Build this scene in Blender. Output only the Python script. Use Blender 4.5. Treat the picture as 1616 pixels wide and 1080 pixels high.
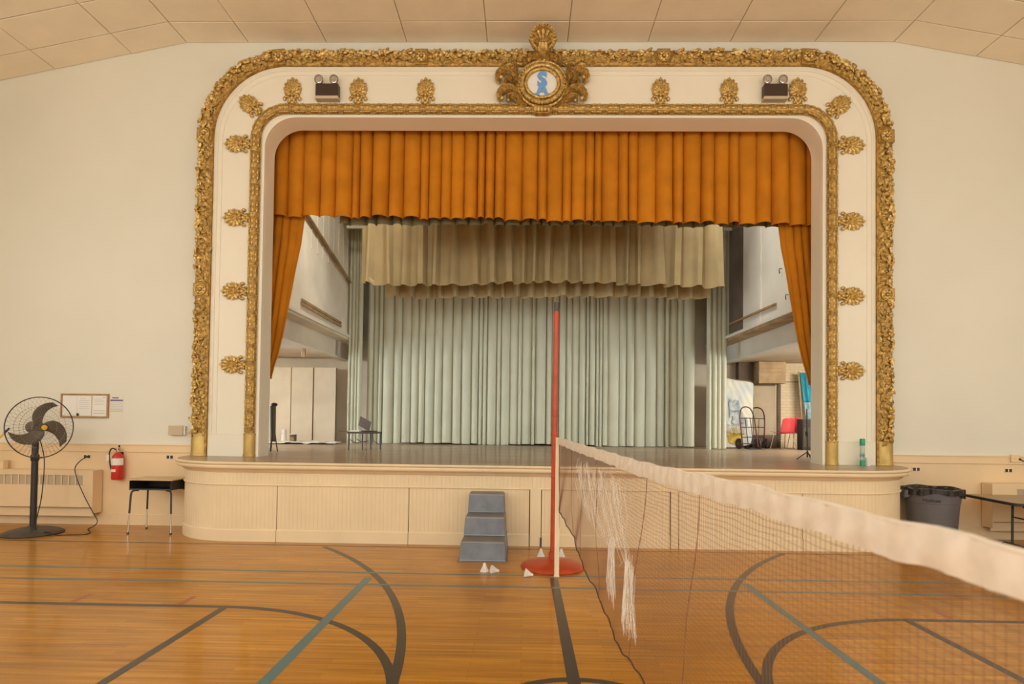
import bpy, bmesh, math, random
from mathutils import Vector, Matrix, Euler
PI = math.pi
for o in list(bpy.data.objects): bpy.data.objects.remove(o)
SC = bpy.context.scene
COL = SC.collection

# ------------------------------------------------------------------ camera
F_PX, PP_Y, YAW, ROLL, PITCH = 920.28, 646.065, 0.021039, 0.0126089, 0.0206853
cam_d = bpy.data.cameras.new('camera'); cam = bpy.data.objects.new('camera', cam_d); COL.objects.link(cam)
Fw = Vector((-math.sin(YAW)*math.cos(PITCH), math.cos(YAW)*math.cos(PITCH), math.sin(PITCH)))
R0 = Vector((math.cos(YAW), math.sin(YAW), 0)); U0 = R0.cross(Fw)
R_ = R0*math.cos(ROLL) + U0*math.sin(ROLL); U_ = -R0*math.sin(ROLL) + U0*math.cos(ROLL)
M = Matrix((R_, U_, -Fw)).transposed().to_4x4(); M.translation = Vector((0, 0, 1.66))
cam.matrix_world = M
cam_d.sensor_fit = 'HORIZONTAL'; cam_d.sensor_width = 36.0; cam_d.lens = F_PX/1616*36
cam_d.shift_y = (PP_Y-540)/1616; cam_d.clip_start = 0.05
cam_d.dof.use_dof = True; cam_d.dof.focus_distance = 8.6; cam_d.dof.aperture_fstop = 2.8
SC.camera = cam

# ------------------------------------------------------------------ world, light, exposure
W = bpy.data.worlds.new('world'); SC.world = W; W.use_nodes = True
W.node_tree.nodes['Background'].inputs[0].default_value = (0.75, 0.87, 1.0, 1)
W.node_tree.nodes['Background'].inputs[1].default_value = 1.0
SC.view_settings.view_transform = 'Standard'; SC.view_settings.look = 'None'
SC.view_settings.exposure = -1.55; SC.view_settings.gamma = 1.0
SC.view_settings.use_curve_mapping = False
SC.cycles.use_denoising = True
SC.cycles.max_bounces = 10; SC.cycles.diffuse_bounces = 6; SC.cycles.transparent_max_bounces = 12
SC.cycles.sample_clamp_indirect = 8.0

def area(name, loc, direction, sx, sy, power, col, spread=180):
    d = bpy.data.lights.new(name, 'AREA'); d.shape = 'RECTANGLE'; d.size = sx; d.size_y = sy
    d.energy = power; d.color = col; d.spread = math.radians(spread)
    o = bpy.data.objects.new(name, d); COL.objects.link(o); o.location = loc
    o.rotation_euler = Vector(direction).to_track_quat('-Z', 'Y').to_euler()
    return o
SKY = (0.93, 0.98, 0.94)
WINDOWS_Y = (-2.6, 0.9, 4.4)
BACK_X = (-7.2, -3.5, 0.2, 3.9, 7.6)
for y in WINDOWS_Y:            # daylight coming down through the tall hall windows
    area('daylight_left', (-9.25, y, 3.4), (1, 0, -0.40), 1.7, 2.9, 170, SKY)
    area('daylight_right', (9.65, y, 3.4), (-1, 0, -0.40), 1.7, 2.9, 150, SKY)
for x in BACK_X:
    area('daylight_back', (x, -4.85, 4.1), (0, 1, -0.16), 1.9, 4.0, 430, SKY)
area('daylight_wing_left', (-8.5, 10.0, 2.2), (8.5, 4.2, 0), 1.6, 1.6, 135, (0.70, 0.86, 1.0), 60)
area('daylight_wing_right', (9.0, 10.0, 2.2), (-8.8, 4.2, 0), 1.6, 1.6, 135, (0.74, 0.88, 1.0), 60)
area('wing_fill_left', (-7.2, 11.6, 3.1), (0.1, 0.4, -1), 1.2, 0.3, 300, (1.0, 0.93, 0.80))  # unseen fill light added to brighten the left wing flats
area('wing_fill_right', (7.2, 11.8, 3.1), (-0.1, 0.5, -1), 1.6, 0.3, 380, (1.0, 0.92, 0.76))  # added fill without a fixture, lifts the right wing back wall
area('loft_fill_left', (-2.4, 10.0, 7.6), (-0.6, 0.45, -1), 1.5, 0.4, 110, (1.0, 0.94, 0.82), 90)  # added fill aimed at the left loft wall, no real fixture
area('loft_fill_right', (2.8, 10.0, 7.6), (0.6, 0.35, -1), 1.5, 0.4, 100, (1.0, 0.95, 0.86), 90)  # matching added fill for the right loft wall
area('stage_skylight', (0.2, 12.9, 7.8), (0, 0.05, -1), 6.0, 0.8, 60, (1.0, 0.93, 0.82))

sun_d = bpy.data.lights.new('sun', 'SUN'); sun_d.energy = 45; sun_d.angle = 0.02; sun_d.color = (1.0, 0.93, 0.80)
sun = bpy.data.objects.new('sun', sun_d); COL.objects.link(sun)       # falls through the back windows on to the floor behind the camera
sun.rotation_euler = Vector((0.15, 0.64, -0.76)).to_track_quat('-Z', 'Y').to_euler()

# ------------------------------------------------------------------ materials
def mat(name, col, rough=0.55, metal=0.0, var=0.0, vscale=6.0, bump=0.0, bscale=40.0, spec=0.5, coat=0.0, col2=None, stretch=None, trans=0.0):
    m = bpy.data.materials.new(name); m.use_nodes = True
    nt = m.node_tree; b = nt.nodes['Principled BSDF']
    b.inputs['Base Color'].default_value = (*col, 1); b.inputs['Roughness'].default_value = rough
    b.inputs['Metallic'].default_value = metal; b.inputs['Specular IOR Level'].default_value = spec
    b.inputs['Coat Weight'].default_value = coat; b.inputs['Coat Roughness'].default_value = 0.15
    if trans: b.inputs['Transmission Weight'].default_value = trans
    tc = nt.nodes.new('ShaderNodeTexCoord'); src = tc.outputs['Object']
    if stretch:
        mp = nt.nodes.new('ShaderNodeMapping'); mp.inputs['Scale'].default_value = stretch
        nt.links.new(src, mp.inputs['Vector']); src = mp.outputs['Vector']
    if var or col2:
        n = nt.nodes.new('ShaderNodeTexNoise'); n.inputs['Scale'].default_value = vscale; n.inputs['Detail'].default_value = 5
        nt.links.new(src, n.inputs['Vector'])
        r = nt.nodes.new('ShaderNodeValToRGB')
        a = tuple(c*(1-var) for c in col); c2 = col2 or tuple(min(1, c*(1+var)) for c in col)
        r.color_ramp.elements[0].position = 0.36; r.color_ramp.elements[0].color = (*a, 1)
        r.color_ramp.elements[1].position = 0.64; r.color_ramp.elements[1].color = (*c2, 1)
        nt.links.new(n.outputs['Fac'], r.inputs['Fac']); nt.links.new(r.outputs['Color'], b.inputs['Base Color'])
    if bump:
        n2 = nt.nodes.new('ShaderNodeTexNoise'); n2.inputs['Scale'].default_value = bscale; n2.inputs['Detail'].default_value = 4
        nt.links.new(src, n2.inputs['Vector'])
        bp = nt.nodes.new('ShaderNodeBump'); bp.inputs['Strength'].default_value = bump; bp.inputs['Distance'].default_value = 0.01
        nt.links.new(n2.outputs['Fac'], bp.inputs['Height']); nt.links.new(bp.outputs['Normal'], b.inputs['Normal'])
    return m

def floor_material(name, c1, c2, seam, board, length, rough, coat):
    m = bpy.data.materials.new(name); m.use_nodes = True; nt = m.node_tree; b = nt.nodes['Principled BSDF']
    tc = nt.nodes.new('ShaderNodeTexCoord')
    br = nt.nodes.new('ShaderNodeTexBrick'); nt.links.new(tc.outputs['Object'], br.inputs['Vector'])
    br.inputs['Scale'].default_value = 1.0; br.inputs['Mortar Size'].default_value = 0.0012; br.inputs['Mortar Smooth'].default_value = 0.3
    br.inputs['Brick Width'].default_value = length; br.inputs['Row Height'].default_value = board
    br.inputs['Color1'].default_value = (*c1, 1); br.inputs['Color2'].default_value = (*c2, 1); br.inputs['Mortar'].default_value = (*seam, 1)
    br.offset = 0.37; br.offset_frequency = 2
    mp = nt.nodes.new('ShaderNodeMapping'); mp.inputs['Scale'].default_value = (0.6, 14, 1); nt.links.new(tc.outputs['Object'], mp.inputs['Vector'])
    n = nt.nodes.new('ShaderNodeTexNoise'); n.inputs['Scale'].default_value = 2.2; n.inputs['Detail'].default_value = 8; nt.links.new(mp.outputs[0], n.inputs['Vector'])
    n2 = nt.nodes.new('ShaderNodeTexNoise'); n2.inputs['Scale'].default_value = 0.55; n2.inputs['Detail'].default_value = 3; nt.links.new(tc.outputs['Object'], n2.inputs['Vector'])
    mx = nt.nodes.new('ShaderNodeMix'); mx.data_type = 'RGBA'; mx.blend_type = 'MULTIPLY'; mx.inputs['Factor'].default_value = 1
    rp = nt.nodes.new('ShaderNodeValToRGB'); rp.color_ramp.elements[0].color = (0.70, 0.66, 0.60, 1); rp.color_ramp.elements[1].color = (1.12, 1.12, 1.12, 1)
    rp.color_ramp.elements[0].position = 0.3; rp.color_ramp.elements[1].position = 0.62
    nt.links.new(n.outputs['Fac'], rp.inputs['Fac'])
    nt.links.new(br.outputs['Color'], mx.inputs[6]); nt.links.new(rp.outputs['Color'], mx.inputs[7])
    mx2 = nt.nodes.new('ShaderNodeMix'); mx2.data_type = 'RGBA'; mx2.blend_type = 'MULTIPLY'; mx2.inputs['Factor'].default_value = 1
    rp2 = nt.nodes.new('ShaderNodeValToRGB'); rp2.color_ramp.elements[0].color = (0.86, 0.84, 0.82, 1); rp2.color_ramp.elements[1].color = (1.08, 1.08, 1.08, 1)
    rp2.color_ramp.elements[0].position = 0.35; rp2.color_ramp.elements[1].position = 0.65
    nt.links.new(n2.outputs['Fac'], rp2.inputs['Fac']); nt.links.new(mx.outputs[2], mx2.inputs[6]); nt.links.new(rp2.outputs['Color'], mx2.inputs[7])
    nt.links.new(mx2.outputs[2], b.inputs['Base Color'])
    b.inputs['Roughness'].default_value = rough; b.inputs['Specular IOR Level'].default_value = 0.35; b.inputs['Coat Weight'].default_value = coat; b.inputs['Coat Roughness'].default_value = 0.09
    bp = nt.nodes.new('ShaderNodeBump'); bp.inputs['Strength'].default_value = 0.06; bp.inputs['Distance'].default_value = 0.003
    nt.links.new(n2.outputs['Fac'], bp.inputs['Height']); nt.links.new(bp.outputs['Normal'], b.inputs['Normal'])
    return m

M_WALL = mat('cream_wall_paint', (0.76, 0.745, 0.645), 0.6, var=0.02, vscale=0.7, bump=0.04, bscale=60)
M_PEACH = mat('peach_paint', (0.82, 0.62, 0.38), 0.42, var=0.03, vscale=1.5)
M_PEACH2 = mat('peach_paint_stage', (0.82, 0.67, 0.44), 0.42, var=0.03, vscale=2.0)
M_WHITE = mat('white_plaster_paint', (0.84, 0.80, 0.67), 0.5, var=0.015, vscale=1.0)
M_TILE = mat('ceiling_tile_white', (0.88, 0.79, 0.63), 0.8, var=0.03, vscale=2.0, bump=0.08, bscale=120)
M_TGRID = mat('ceiling_joint_brown', (0.42, 0.33, 0.22), 0.8)
M_FLOOR = floor_material('maple_strip_floor', (0.57, 0.265, 0.022), (0.46, 0.20, 0.013), (0.20, 0.09, 0.010), 0.057, 0.95, 0.36, 0.30)
M_STAGE = floor_material('worn_stage_boards', (0.46, 0.35, 0.25), (0.39, 0.29, 0.205), (0.17, 0.115, 0.075), 0.083, 2.4, 0.40, 0.25)
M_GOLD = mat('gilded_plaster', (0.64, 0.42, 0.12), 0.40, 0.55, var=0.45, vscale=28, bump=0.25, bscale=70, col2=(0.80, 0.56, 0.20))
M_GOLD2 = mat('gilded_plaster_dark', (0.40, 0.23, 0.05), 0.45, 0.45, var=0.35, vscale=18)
M_BRASS = mat('gold_painted_sleeve', (0.56, 0.38, 0.12), 0.42, 0.5, var=0.12, vscale=5)
M_ORANGE = mat('orange_velour', (0.54, 0.20, 0.012), 0.85, var=0.10, vscale=2.5, spec=0.15)
M_OLIVE = mat('olive_lining', (0.20, 0.17, 0.09), 0.9, spec=0.1)
M_BEIGE = mat('tan_border_cloth', (0.46, 0.36, 0.195), 0.85, var=0.08, vscale=2, spec=0.15)
M_SAGE = mat('sage_curtain_cloth', (0.56, 0.55, 0.415), 0.8, var=0.05, vscale=1.5, spec=0.2)
M_BLACK = mat('black_paint', (0.025, 0.023, 0.022), 0.45)
M_DARK = mat('dark_grey_metal', (0.075, 0.065, 0.055), 0.45, 0.3, var=0.1)
M_FANG = mat('fan_blade_grey', (0.13, 0.11, 0.085), 0.5, 0.2)
M_WIRE = mat('fan_wire_steel', (0.30, 0.27, 0.22), 0.45, 0.4)
M_YELLOW = mat('yellow_plastic', (0.80, 0.52, 0.05), 0.4)
M_RED = mat('red_enamel', (0.60, 0.035, 0.025), 0.3)
M_REDPOST = mat('orange_red_enamel', (0.47, 0.060, 0.016), 0.38, var=0.12, vscale=8)
M_LABEL = mat('white_label_paper', (0.82, 0.80, 0.74), 0.6)
M_CHROME = mat('chrome', (0.75, 0.73, 0.70), 0.2, 1.0)
M_WOOD = mat('oak_frame', (0.42, 0.23, 0.10), 0.5, var=0.2, vscale=12, stretch=(1, 1, 8))
M_CORK = mat('cork', (0.55, 0.40, 0.24), 0.9, var=0.2, vscale=60)
M_PAPER = mat('white_paper', (0.83, 0.82, 0.77), 0.7)
M_INK = mat('faded_grey_ink', (0.45, 0.46, 0.46), 0.7)
M_PURPLE = mat('purple_ink', (0.16, 0.12, 0.26), 0.7)
M_TAN = mat('tan_metal_cover', (0.56, 0.46, 0.31), 0.5)
M_BROWN = mat('dark_brown_plastic', (0.055, 0.030, 0.022), 0.4)
M_GLASS = mat('lamp_lens', (0.50, 0.44, 0.37), 0.15, 0.5, coat=0.6)
M_BLUE = mat('blue_paint', (0.16, 0.38, 0.74), 0.5)
M_CUSH = mat('slate_blue_vinyl', (0.175, 0.195, 0.235), 0.42, var=0.12, vscale=7, col2=(0.20, 0.225, 0.26))
M_PIPING = mat('pale_vinyl_seam', (0.36, 0.38, 0.41), 0.5)
M_GREYV = mat('grey_vinyl_tread', (0.20, 0.18, 0.15), 0.55, var=0.1)
M_BIN = mat('grey_bin_plastic', (0.125, 0.12, 0.13), 0.4, var=0.05)
M_BAG = mat('black_bin_bag', (0.02, 0.017, 0.016), 0.28, bump=0.6, bscale=25)
M_TABLE = mat('brown_laminate', (0.30, 0.22, 0.12), 0.35, var=0.12, vscale=10, stretch=(1, 8, 1))
M_DESKTOP = mat('oak_laminate', (0.58, 0.41, 0.20), 0.3, var=0.06, vscale=8)
M_LINE = mat('dark_court_paint', (0.052, 0.042, 0.030), 0.35, coat=0.15)
M_LINEB = mat('blue_grey_court_paint', (0.085, 0.185, 0.20), 0.35, coat=0.15)
M_LINER = mat('red_court_paint', (0.40, 0.075, 0.03), 0.35, coat=0.4)
M_THREAD = mat('brown_net_cord', (0.23, 0.095, 0.045), 0.8)
M_CORD = mat('black_cord', (0.02, 0.018, 0.015), 0.6)
M_TAPE = mat('white_net_tape', (0.80, 0.72, 0.62), 0.75, var=0.05, vscale=20)
M_STRAND = mat('white_net_strand', (0.85, 0.80, 0.72), 0.8)
M_POSTW = mat('pale_wooden_post', (0.80, 0.66, 0.46), 0.55, var=0.06, vscale=10, stretch=(4, 4, 0.5))
M_LOFT = mat('scuffed_white_wall', (0.76, 0.68, 0.55), 0.7, var=0.09, vscale=1.3, bump=0.05)
M_LOFTR = mat('pale_grey_wall', (0.72, 0.69, 0.61), 0.7, var=0.06, vscale=1.2)
M_LOFTD = mat('raw_timber', (0.42, 0.30, 0.17), 0.75, var=0.2, vscale=3)
M_SLAT = mat('brown_wood_rail', (0.36, 0.22, 0.10), 0.6, var=0.15, vscale=10)
M_UMBER = mat('dark_umber_panel', (0.13, 0.095, 0.07), 0.8, var=0.15, vscale=2)
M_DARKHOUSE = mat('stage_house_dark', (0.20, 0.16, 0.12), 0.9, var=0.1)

# ------------------------------------------------------------------ mesh helpers
class MB:
    """collects shapes and links them as one mesh object"""
    def __init__(s): s.v = []; s.f = []; s.mi = []; s.m = 0
    def add(s, vs, fs, T=None):
        k = len(s.v)
        s.v += [tuple(T @ Vector(p)) if T else tuple(p) for p in vs]
        s.f += [tuple(i+k for i in f) for f in fs]; s.mi += [s.m]*len(fs)
        return s
    def box(s, c, d, T=None):
        x, y, z = (q/2 for q in d); a, b, e = c
        vs = [(a+i*x, b+j*y, e+k*z) for k in (-1, 1) for j in (-1, 1) for i in (-1, 1)]
        return s.add(vs, [(0, 2, 3, 1), (4, 5, 7, 6), (0, 1, 5, 4), (1, 3, 7, 5), (3, 2, 6, 7), (2, 0, 4, 6)], T)
    def bar(s, p, q, w, h, up=(0, 0, 1)):
        p, q = Vector(p), Vector(q); d = (q-p); L = d.length; z = d.normalized()
        x = z.cross(Vector(up)); x = x.normalized() if x.length > 1e-4 else Vector((1, 0, 0)); y = z.cross(x)
        T = Matrix((x, y, z)).transposed().to_4x4(); T.translation = (p+q)/2
        return s.box((0, 0, 0), (w, h, L), T)
    def tube(s, pts, r, n=8, closed=False, cap=True):
        P = [Vector(p) for p in pts]; N = len(P); rr = r if isinstance(r, (list, tuple)) else [r]*N
        vs = []; fs = []; ref = None
        for i, p in enumerate(P):
            a = P[(i-1) % N] if (closed or i > 0) else p; b = P[(i+1) % N] if (closed or i < N-1) else p
            t = (b-a).normalized() if (b-a).length > 1e-9 else Vector((0, 0, 1))
            if ref is None:
                ref = t.cross(Vector((0, 0, 1)) if abs(t.z) < 0.9 else Vector((1, 0, 0))).normalized()
            x = (ref - t*ref.dot(t)); x = x.normalized() if x.length > 1e-6 else t.orthogonal().normalized(); ref = x; y = t.cross(x)
            vs += [p + (x*math.cos(2*PI*j/n) + y*math.sin(2*PI*j/n))*rr[i] for j in range(n)]
        for i in range(N if closed else N-1):
            i2 = (i+1) % N
            fs += [(i*n+j, i*n+(j+1) % n, i2*n+(j+1) % n, i2*n+j) for j in range(n)]
        if cap and not closed: fs += [tuple(range(n-1, -1, -1)), tuple((N-1)*n+j for j in range(n))]
        return s.add(vs, fs)
    def lathe(s, prof, n=24, T=None, a0=0, a1=2*PI):
        full = abs(a1-a0-2*PI) < 1e-6; m = n if full else n+1
        vs = [(r*math.cos(a0+(a1-a0)*j/n), r*math.sin(a0+(a1-a0)*j/n), z) for r, z in prof for j in range(m)]
        fs = []
        for i in range(len(prof)-1):
            for j in range(n):
                j2 = (j+1) % m
                fs.append((i*m+j, i*m+j2, (i+1)*m+j2, (i+1)*m+j))
        return s.add(vs, fs, T)
    def ball(s, c, r, nu=8, nv=6, sc=(1, 1, 1)):
        prof = [(math.sin(PI*i/nv)*r, -math.cos(PI*i/nv)*r) for i in range(nv+1)]
        prof[0] = (1e-5, -r); prof[-1] = (1e-5, r)
        T = Matrix.Translation(c) @ Matrix.Diagonal((*sc, 1))
        return s.lathe(prof, nu, T)
    def prism(s, poly, y0, y1, T=None):
        n = len(poly)
        vs = [(x, y0, z) for x, z in poly] + [(x, y1, z) for x, z in poly]
        fs = [tuple(range(n)), tuple(range(2*n-1, n-1, -1))] + [(i, i+n, (i+1) % n+n, (i+1) % n) for i in range(n)]
        return s.add(vs, fs, T)
    def sweep(s, pts, A, B, prof, closed=False, closeprof=False, cap=False):
        """pts with across vectors A and outward vectors B, prof = [(a,b)]"""
        k = len(prof); vs = []
        for p, a, b in zip(pts, A, B): vs += [Vector(p)+Vector(a)*u+Vector(b)*w for u, w in prof]
        fs = []; N = len(pts)
        for i in range(N if closed else N-1):
            i2 = (i+1) % N
            for j in range(k if closeprof else k-1):
                j2 = (j+1) % k; fs.append((i*k+j, i*k+j2, i2*k+j2, i2*k+j))
        if cap and not closed: fs += [tuple(range(k)), tuple((N-1)*k+j for j in range(k-1, -1, -1))]
        return s.add(vs, fs)
    def grid(s, fn, nu, nv):
        vs = [fn(i/nu, j/nv) for j in range(nv+1) for i in range(nu+1)]
        fs = [(j*(nu+1)+i, j*(nu+1)+i+1, (j+1)*(nu+1)+i+1, (j+1)*(nu+1)+i) for j in range(nv) for i in range(nu)]
        return s.add(vs, fs)
    def mesh(s, name, m, smooth=None):
        me = bpy.data.meshes.new(name); me.from_pydata(s.v, [], s.f)
        for q in (m if isinstance(m, (list, tuple)) else [m]): me.materials.append(q)
        if any(s.mi): me.polygons.foreach_set('material_index', s.mi)
        bm = bmesh.new(); bm.from_mesh(me); bmesh.ops.recalc_face_normals(bm, faces=bm.faces); bm.to_mesh(me); bm.free()
        if smooth is not None:
            me.polygons.foreach_set('use_smooth', [True]*len(me.polygons)); me.set_sharp_from_angle(angle=math.radians(smooth))
        me.update(); return me
    def build(s, name, m, parent=None, loc=(0, 0, 0), smooth=None, bevel=0, label=None, kind=None):
        o = bpy.data.objects.new(name, s.mesh(name, m, smooth)); COL.objects.link(o); o.location = loc
        if parent: o.parent = parent
        if bevel:
            b = o.modifiers.new('edge', 'BEVEL'); b.width = bevel; b.segments = 2; b.limit_method = 'ANGLE'
        if label: o['label'] = label
        if kind: o['kind'] = kind
        return o

def thing(name, label, cat, loc=(0, 0, 0), rz=0, group=None):
    o = bpy.data.objects.new(name, None); COL.objects.link(o); o.location = loc; o.rotation_euler = (0, 0, rz)
    o.empty_display_size = 0.1
    o['label'] = label; o['category'] = cat
    if group: o['group'] = group
    return o
def tag(o, label, cat, group=None):
    o['label'] = label; o['category'] = cat
    if group: o['group'] = group
    return o
def copy_part(src, parent, loc, rot=None, scale=None, name=None):
    c = src.copy(); COL.objects.link(c); c.parent = parent
    if name: c.name = name
    c.location = loc
    if rot is not None: c.rotation_mode = 'QUATERNION'; c.rotation_quaternion = rot
    if scale is not None: c.scale = scale
    return c
def copy_tree(root, loc, rot=None, label=None):
    r = root.copy(); COL.objects.link(r); r.location = loc
    if rot: r.rotation_euler = rot
    if label: r['label'] = label
    for ch in list(root.children):
        c = ch.copy(); COL.objects.link(c); c.parent = r
        for g in list(ch.children):
            d = g.copy(); COL.objects.link(d); d.parent = c
    return r
def bez(pts, n=8):
    """Catmull-Rom through points"""
    P = [Vector(p) for p in pts]; P = [2*P[0]-P[1]] + P + [2*P[-1]-P[-2]]; out = []
    for i in range(1, len(P)-2):
        a, b, c, d = P[i-1:i+3]
        for k in range(n):
            t = k/n
            out.append(0.5*((2*b)+(c-a)*t+(2*a-5*b+4*c-d)*t*t+(3*b-a-3*c+d)*t**3))
    out.append(P[-2]); return out
def text_mesh(txt, size, depth, offset=0.0):
    cu = bpy.data.curves.new('lettering', 'FONT'); cu.body = txt; cu.size = size; cu.extrude = depth; cu.offset = offset
    cu.align_x = 'CENTER'; cu.resolution_u = 3
    o = bpy.data.objects.new('lettering', cu); COL.objects.link(o)
    dg = bpy.context.evaluated_depsgraph_get(); dg.update()
    me = bpy.data.meshes.new_from_object(o.evaluated_get(dg)); bpy.data.objects.remove(o)
    vs = [v.co.copy() for v in me.vertices]; fs = [tuple(p.vertices) for p in me.polygons]; bpy.data.meshes.remove(me)
    return vs, fs
RND = random.Random(11)

# ------------------------------------------------------------------ the hall
CX = 0.205          # centre line of the proscenium
STG = 1.075         # stage floor height
YW = 8.85           # hall face of the end wall
def struct(mb, name, m, **k): return mb.build(name, m, kind='structure', **k)

fl = struct(MB().box((0.2, 1.93, -0.05), (19.2, 13.86, 0.1)), 'floor', M_FLOOR)
def court_line(pts, w, m, label, z=0.0007):
    P = [Vector((x, y, z)) for x, y in pts]; A = []
    for i, p in enumerate(P):
        t = (P[min(i+1, len(P)-1)]-P[max(i-1, 0)]).normalized(); A.append(Vector((t.y, -t.x, 0)))
    mb = MB().sweep(P, A, [Vector((0, 0, 1))]*len(P), [(-w/2, -0.0006), (-w/2, 0), (w/2, 0), (w/2, -0.0006)])
    o = mb.build('court_line', m, fl); o['label'] = label
def arc(cx, cy, r, a0, a1, n=48): return [(cx+r*math.cos(math.radians(a0+(a1-a0)*i/n)), cy+r*math.sin(math.radians(a0+(a1-a0)*i/n))) for i in range(n+1)]
court_line([(-9.3, 5.10), (-2.62, 5.10)] + arc(-2.62, 3.24, 1.86, 88, -88, 60) + [(-9.3, 1.38)], 0.066, M_LINE, 'dark lane line that curls into a circle, left half')
court_line([(9.7, 5.085), (3.33, 5.10)] + arc(3.32, 3.29, 1.81, 92, 268, 60) + [(9.7, 1.48)], 0.066, M_LINE, 'dark lane line that curls into a circle, right half')
court_line([(-2.60, 5.07), (-2.60, 1.4)], 0.07, M_LINE, 'dark free throw line, left half', 0.0009)
court_line([(3.29, 5.07), (3.31, 1.5)], 0.07, M_LINE, 'dark free throw line, right half', 0.0009)
court_line(arc(-6.89, 3.24, 6.1, 45, -45, 60), 0.07, M_LINE, 'big dark arc swinging out past the left circle', 0.0011)
court_line(arc(7.48, 3.31, 5.96, 133.5, 226, 60), 0.07, M_LINE, 'big dark arc swinging out past the right circle', 0.0011)
court_line([(0.335, 6.24), (0.35, -4.5)], 0.085, M_LINE, 'dark centre line running from the net post', 0.0009)
court_line(arc(0.35, 3.2, 0.6, 0, 360, 48), 0.06, M_LINE, 'small dark centre circle', 0.0013)
court_line([(-1.61, 6.12), (-1.61, -1.0)], 0.085, M_LINEB, 'blue grey line crossing the left arc', 0.0013)
court_line([(2.31, 6.15), (2.32, -1.0)], 0.075, M_LINEB, 'blue grey line crossing the right arc', 0.0013)
court_line([(-9.3, 6.33), (9.7, 6.31)], 0.045, M_LINEB, 'thin blue grey line, farther of two', 0.0015)
court_line([(-9.3, 5.87), (9.7, 5.87)], 0.045, M_LINEB, 'thin blue grey line, nearer of two', 0.0015)
court_line([(-9.3, 7.62), (9.7, 7.60)], 0.03, M_LINE, 'thin dark sideline along the stage', 0.0015)
for x in (-4.01, -3.03, 3.71):
    court_line([(x, 5.15), (x, 5.38)], 0.05, M_LINER, 'short red tick beside the lane line', 0.0011)

ZC = 7.49; XL, XR = -5.32, 5.54; SL, SR = 0.204, 0.184
# end wall with the stage opening: one U-shaped slab
UP = [(-9.4, 0), (-9.4, 7.75), (9.8, 7.75), (9.8, 0), (4.75, 0), (4.75, 6.72), (-4.34, 6.72), (-4.34, 0)]
struct(MB().prism(UP, YW, YW+0.22), 'wall_front', M_WALL)
def side_wall(name, x, t, sgn):
    mb = MB(); ys = [-5.0]
    for y in WINDOWS_Y: ys += [y-0.9, y+0.9]
    ys.append(YW)
    for i in range(0, len(ys)-1, 2): mb.box((x+t/2, (ys[i]+ys[i+1])/2, 3.7), (abs(t), ys[i+1]-ys[i], 7.4))
    for y in WINDOWS_Y:
        mb.box((x+t/2, y, 0.95), (abs(t), 1.8, 1.9)); mb.box((x+t/2, y, 6.15), (abs(t), 1.8, 2.5))
    struct(mb, name, M_WALL)
    for k, y in enumerate(WINDOWS_Y):
        f = MB()
        for dy in (-0.86, 0, 0.86): f.box((x+t*0.5, y+dy, 3.4), (0.06, 0.07, 3.0))
        for z in (1.94, 2.9, 3.9, 4.86): f.box((x+t*0.5, y, z), (0.06, 1.8, 0.07))
        struct(f, 'window_%d' % (k+1+(3 if sgn > 0 else 0)), M_WHITE)
side_wall('wall_left', -9.4, -0.3, -1); side_wall('wall_right', 9.8, 0.3, 1)
mb = MB(); xs = [-9.4]
for x in BACK_X: xs += [x-1.0, x+1.0]
xs.append(9.8)
for i in range(0, len(xs)-1, 2): mb.box(((xs[i]+xs[i+1])/2, -5.1, 3.75), (xs[i+1]-xs[i], 0.2, 7.5))
for x in BACK_X: mb.box((x, -5.1, 1.0), (2.0, 0.2, 2.0)); mb.box((x, -5.1, 6.85), (2.0, 0.2, 1.3))
struct(mb, 'wall_back', M_WALL)
for k, x in enumerate(BACK_X):
    f = MB()
    for dx in (-0.96, 0, 0.96): f.box((x+dx, -5.1, 4.1), (0.07, 0.06, 4.2))
    for z in (2.04, 3.4, 4.8, 6.16): f.box((x, -5.1, z), (2.0, 0.06, 0.07))
    struct(f, 'window_%d' % (k+7), M_WHITE)
# ceiling: backing slab in three slopes, tiles hung under it
def ceil_z(x): return ZC - (SL*(XL-x) if x < XL else SR*(x-XR) if x > XR else 0)
cp = [(-9.7, ceil_z(-9.7)), (XL, ZC), (XR, ZC), (10.1, ceil_z(10.1)), (10.1, ceil_z(10.1)+0.25), (XR, ZC+0.25), (XL, ZC+0.25), (-9.7, ceil_z(-9.7)+0.25)]
ceil = struct(MB().prism([(x, z+0.012) for x, z in cp], -5.2, YW+0.2), 'ceiling', M_TGRID)
TX = [-8.62, -7.39, -6.18, XL, -4.35, -3.13, -1.88, -0.635, 0.593, 1.823, 3.07, 4.345, XR, 6.76, 7.98, 9.2]
TY = [YW, 8.375, 7.755, 7.145, 6.535, 5.925]
plain = struct(MB().prism([(x, z) for x, z in cp[:4]] + [(x, z+0.01) for x, z in cp[3::-1]], -5.0, 5.9), 'tile_field', M_TILE)
plain.parent = ceil
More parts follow.
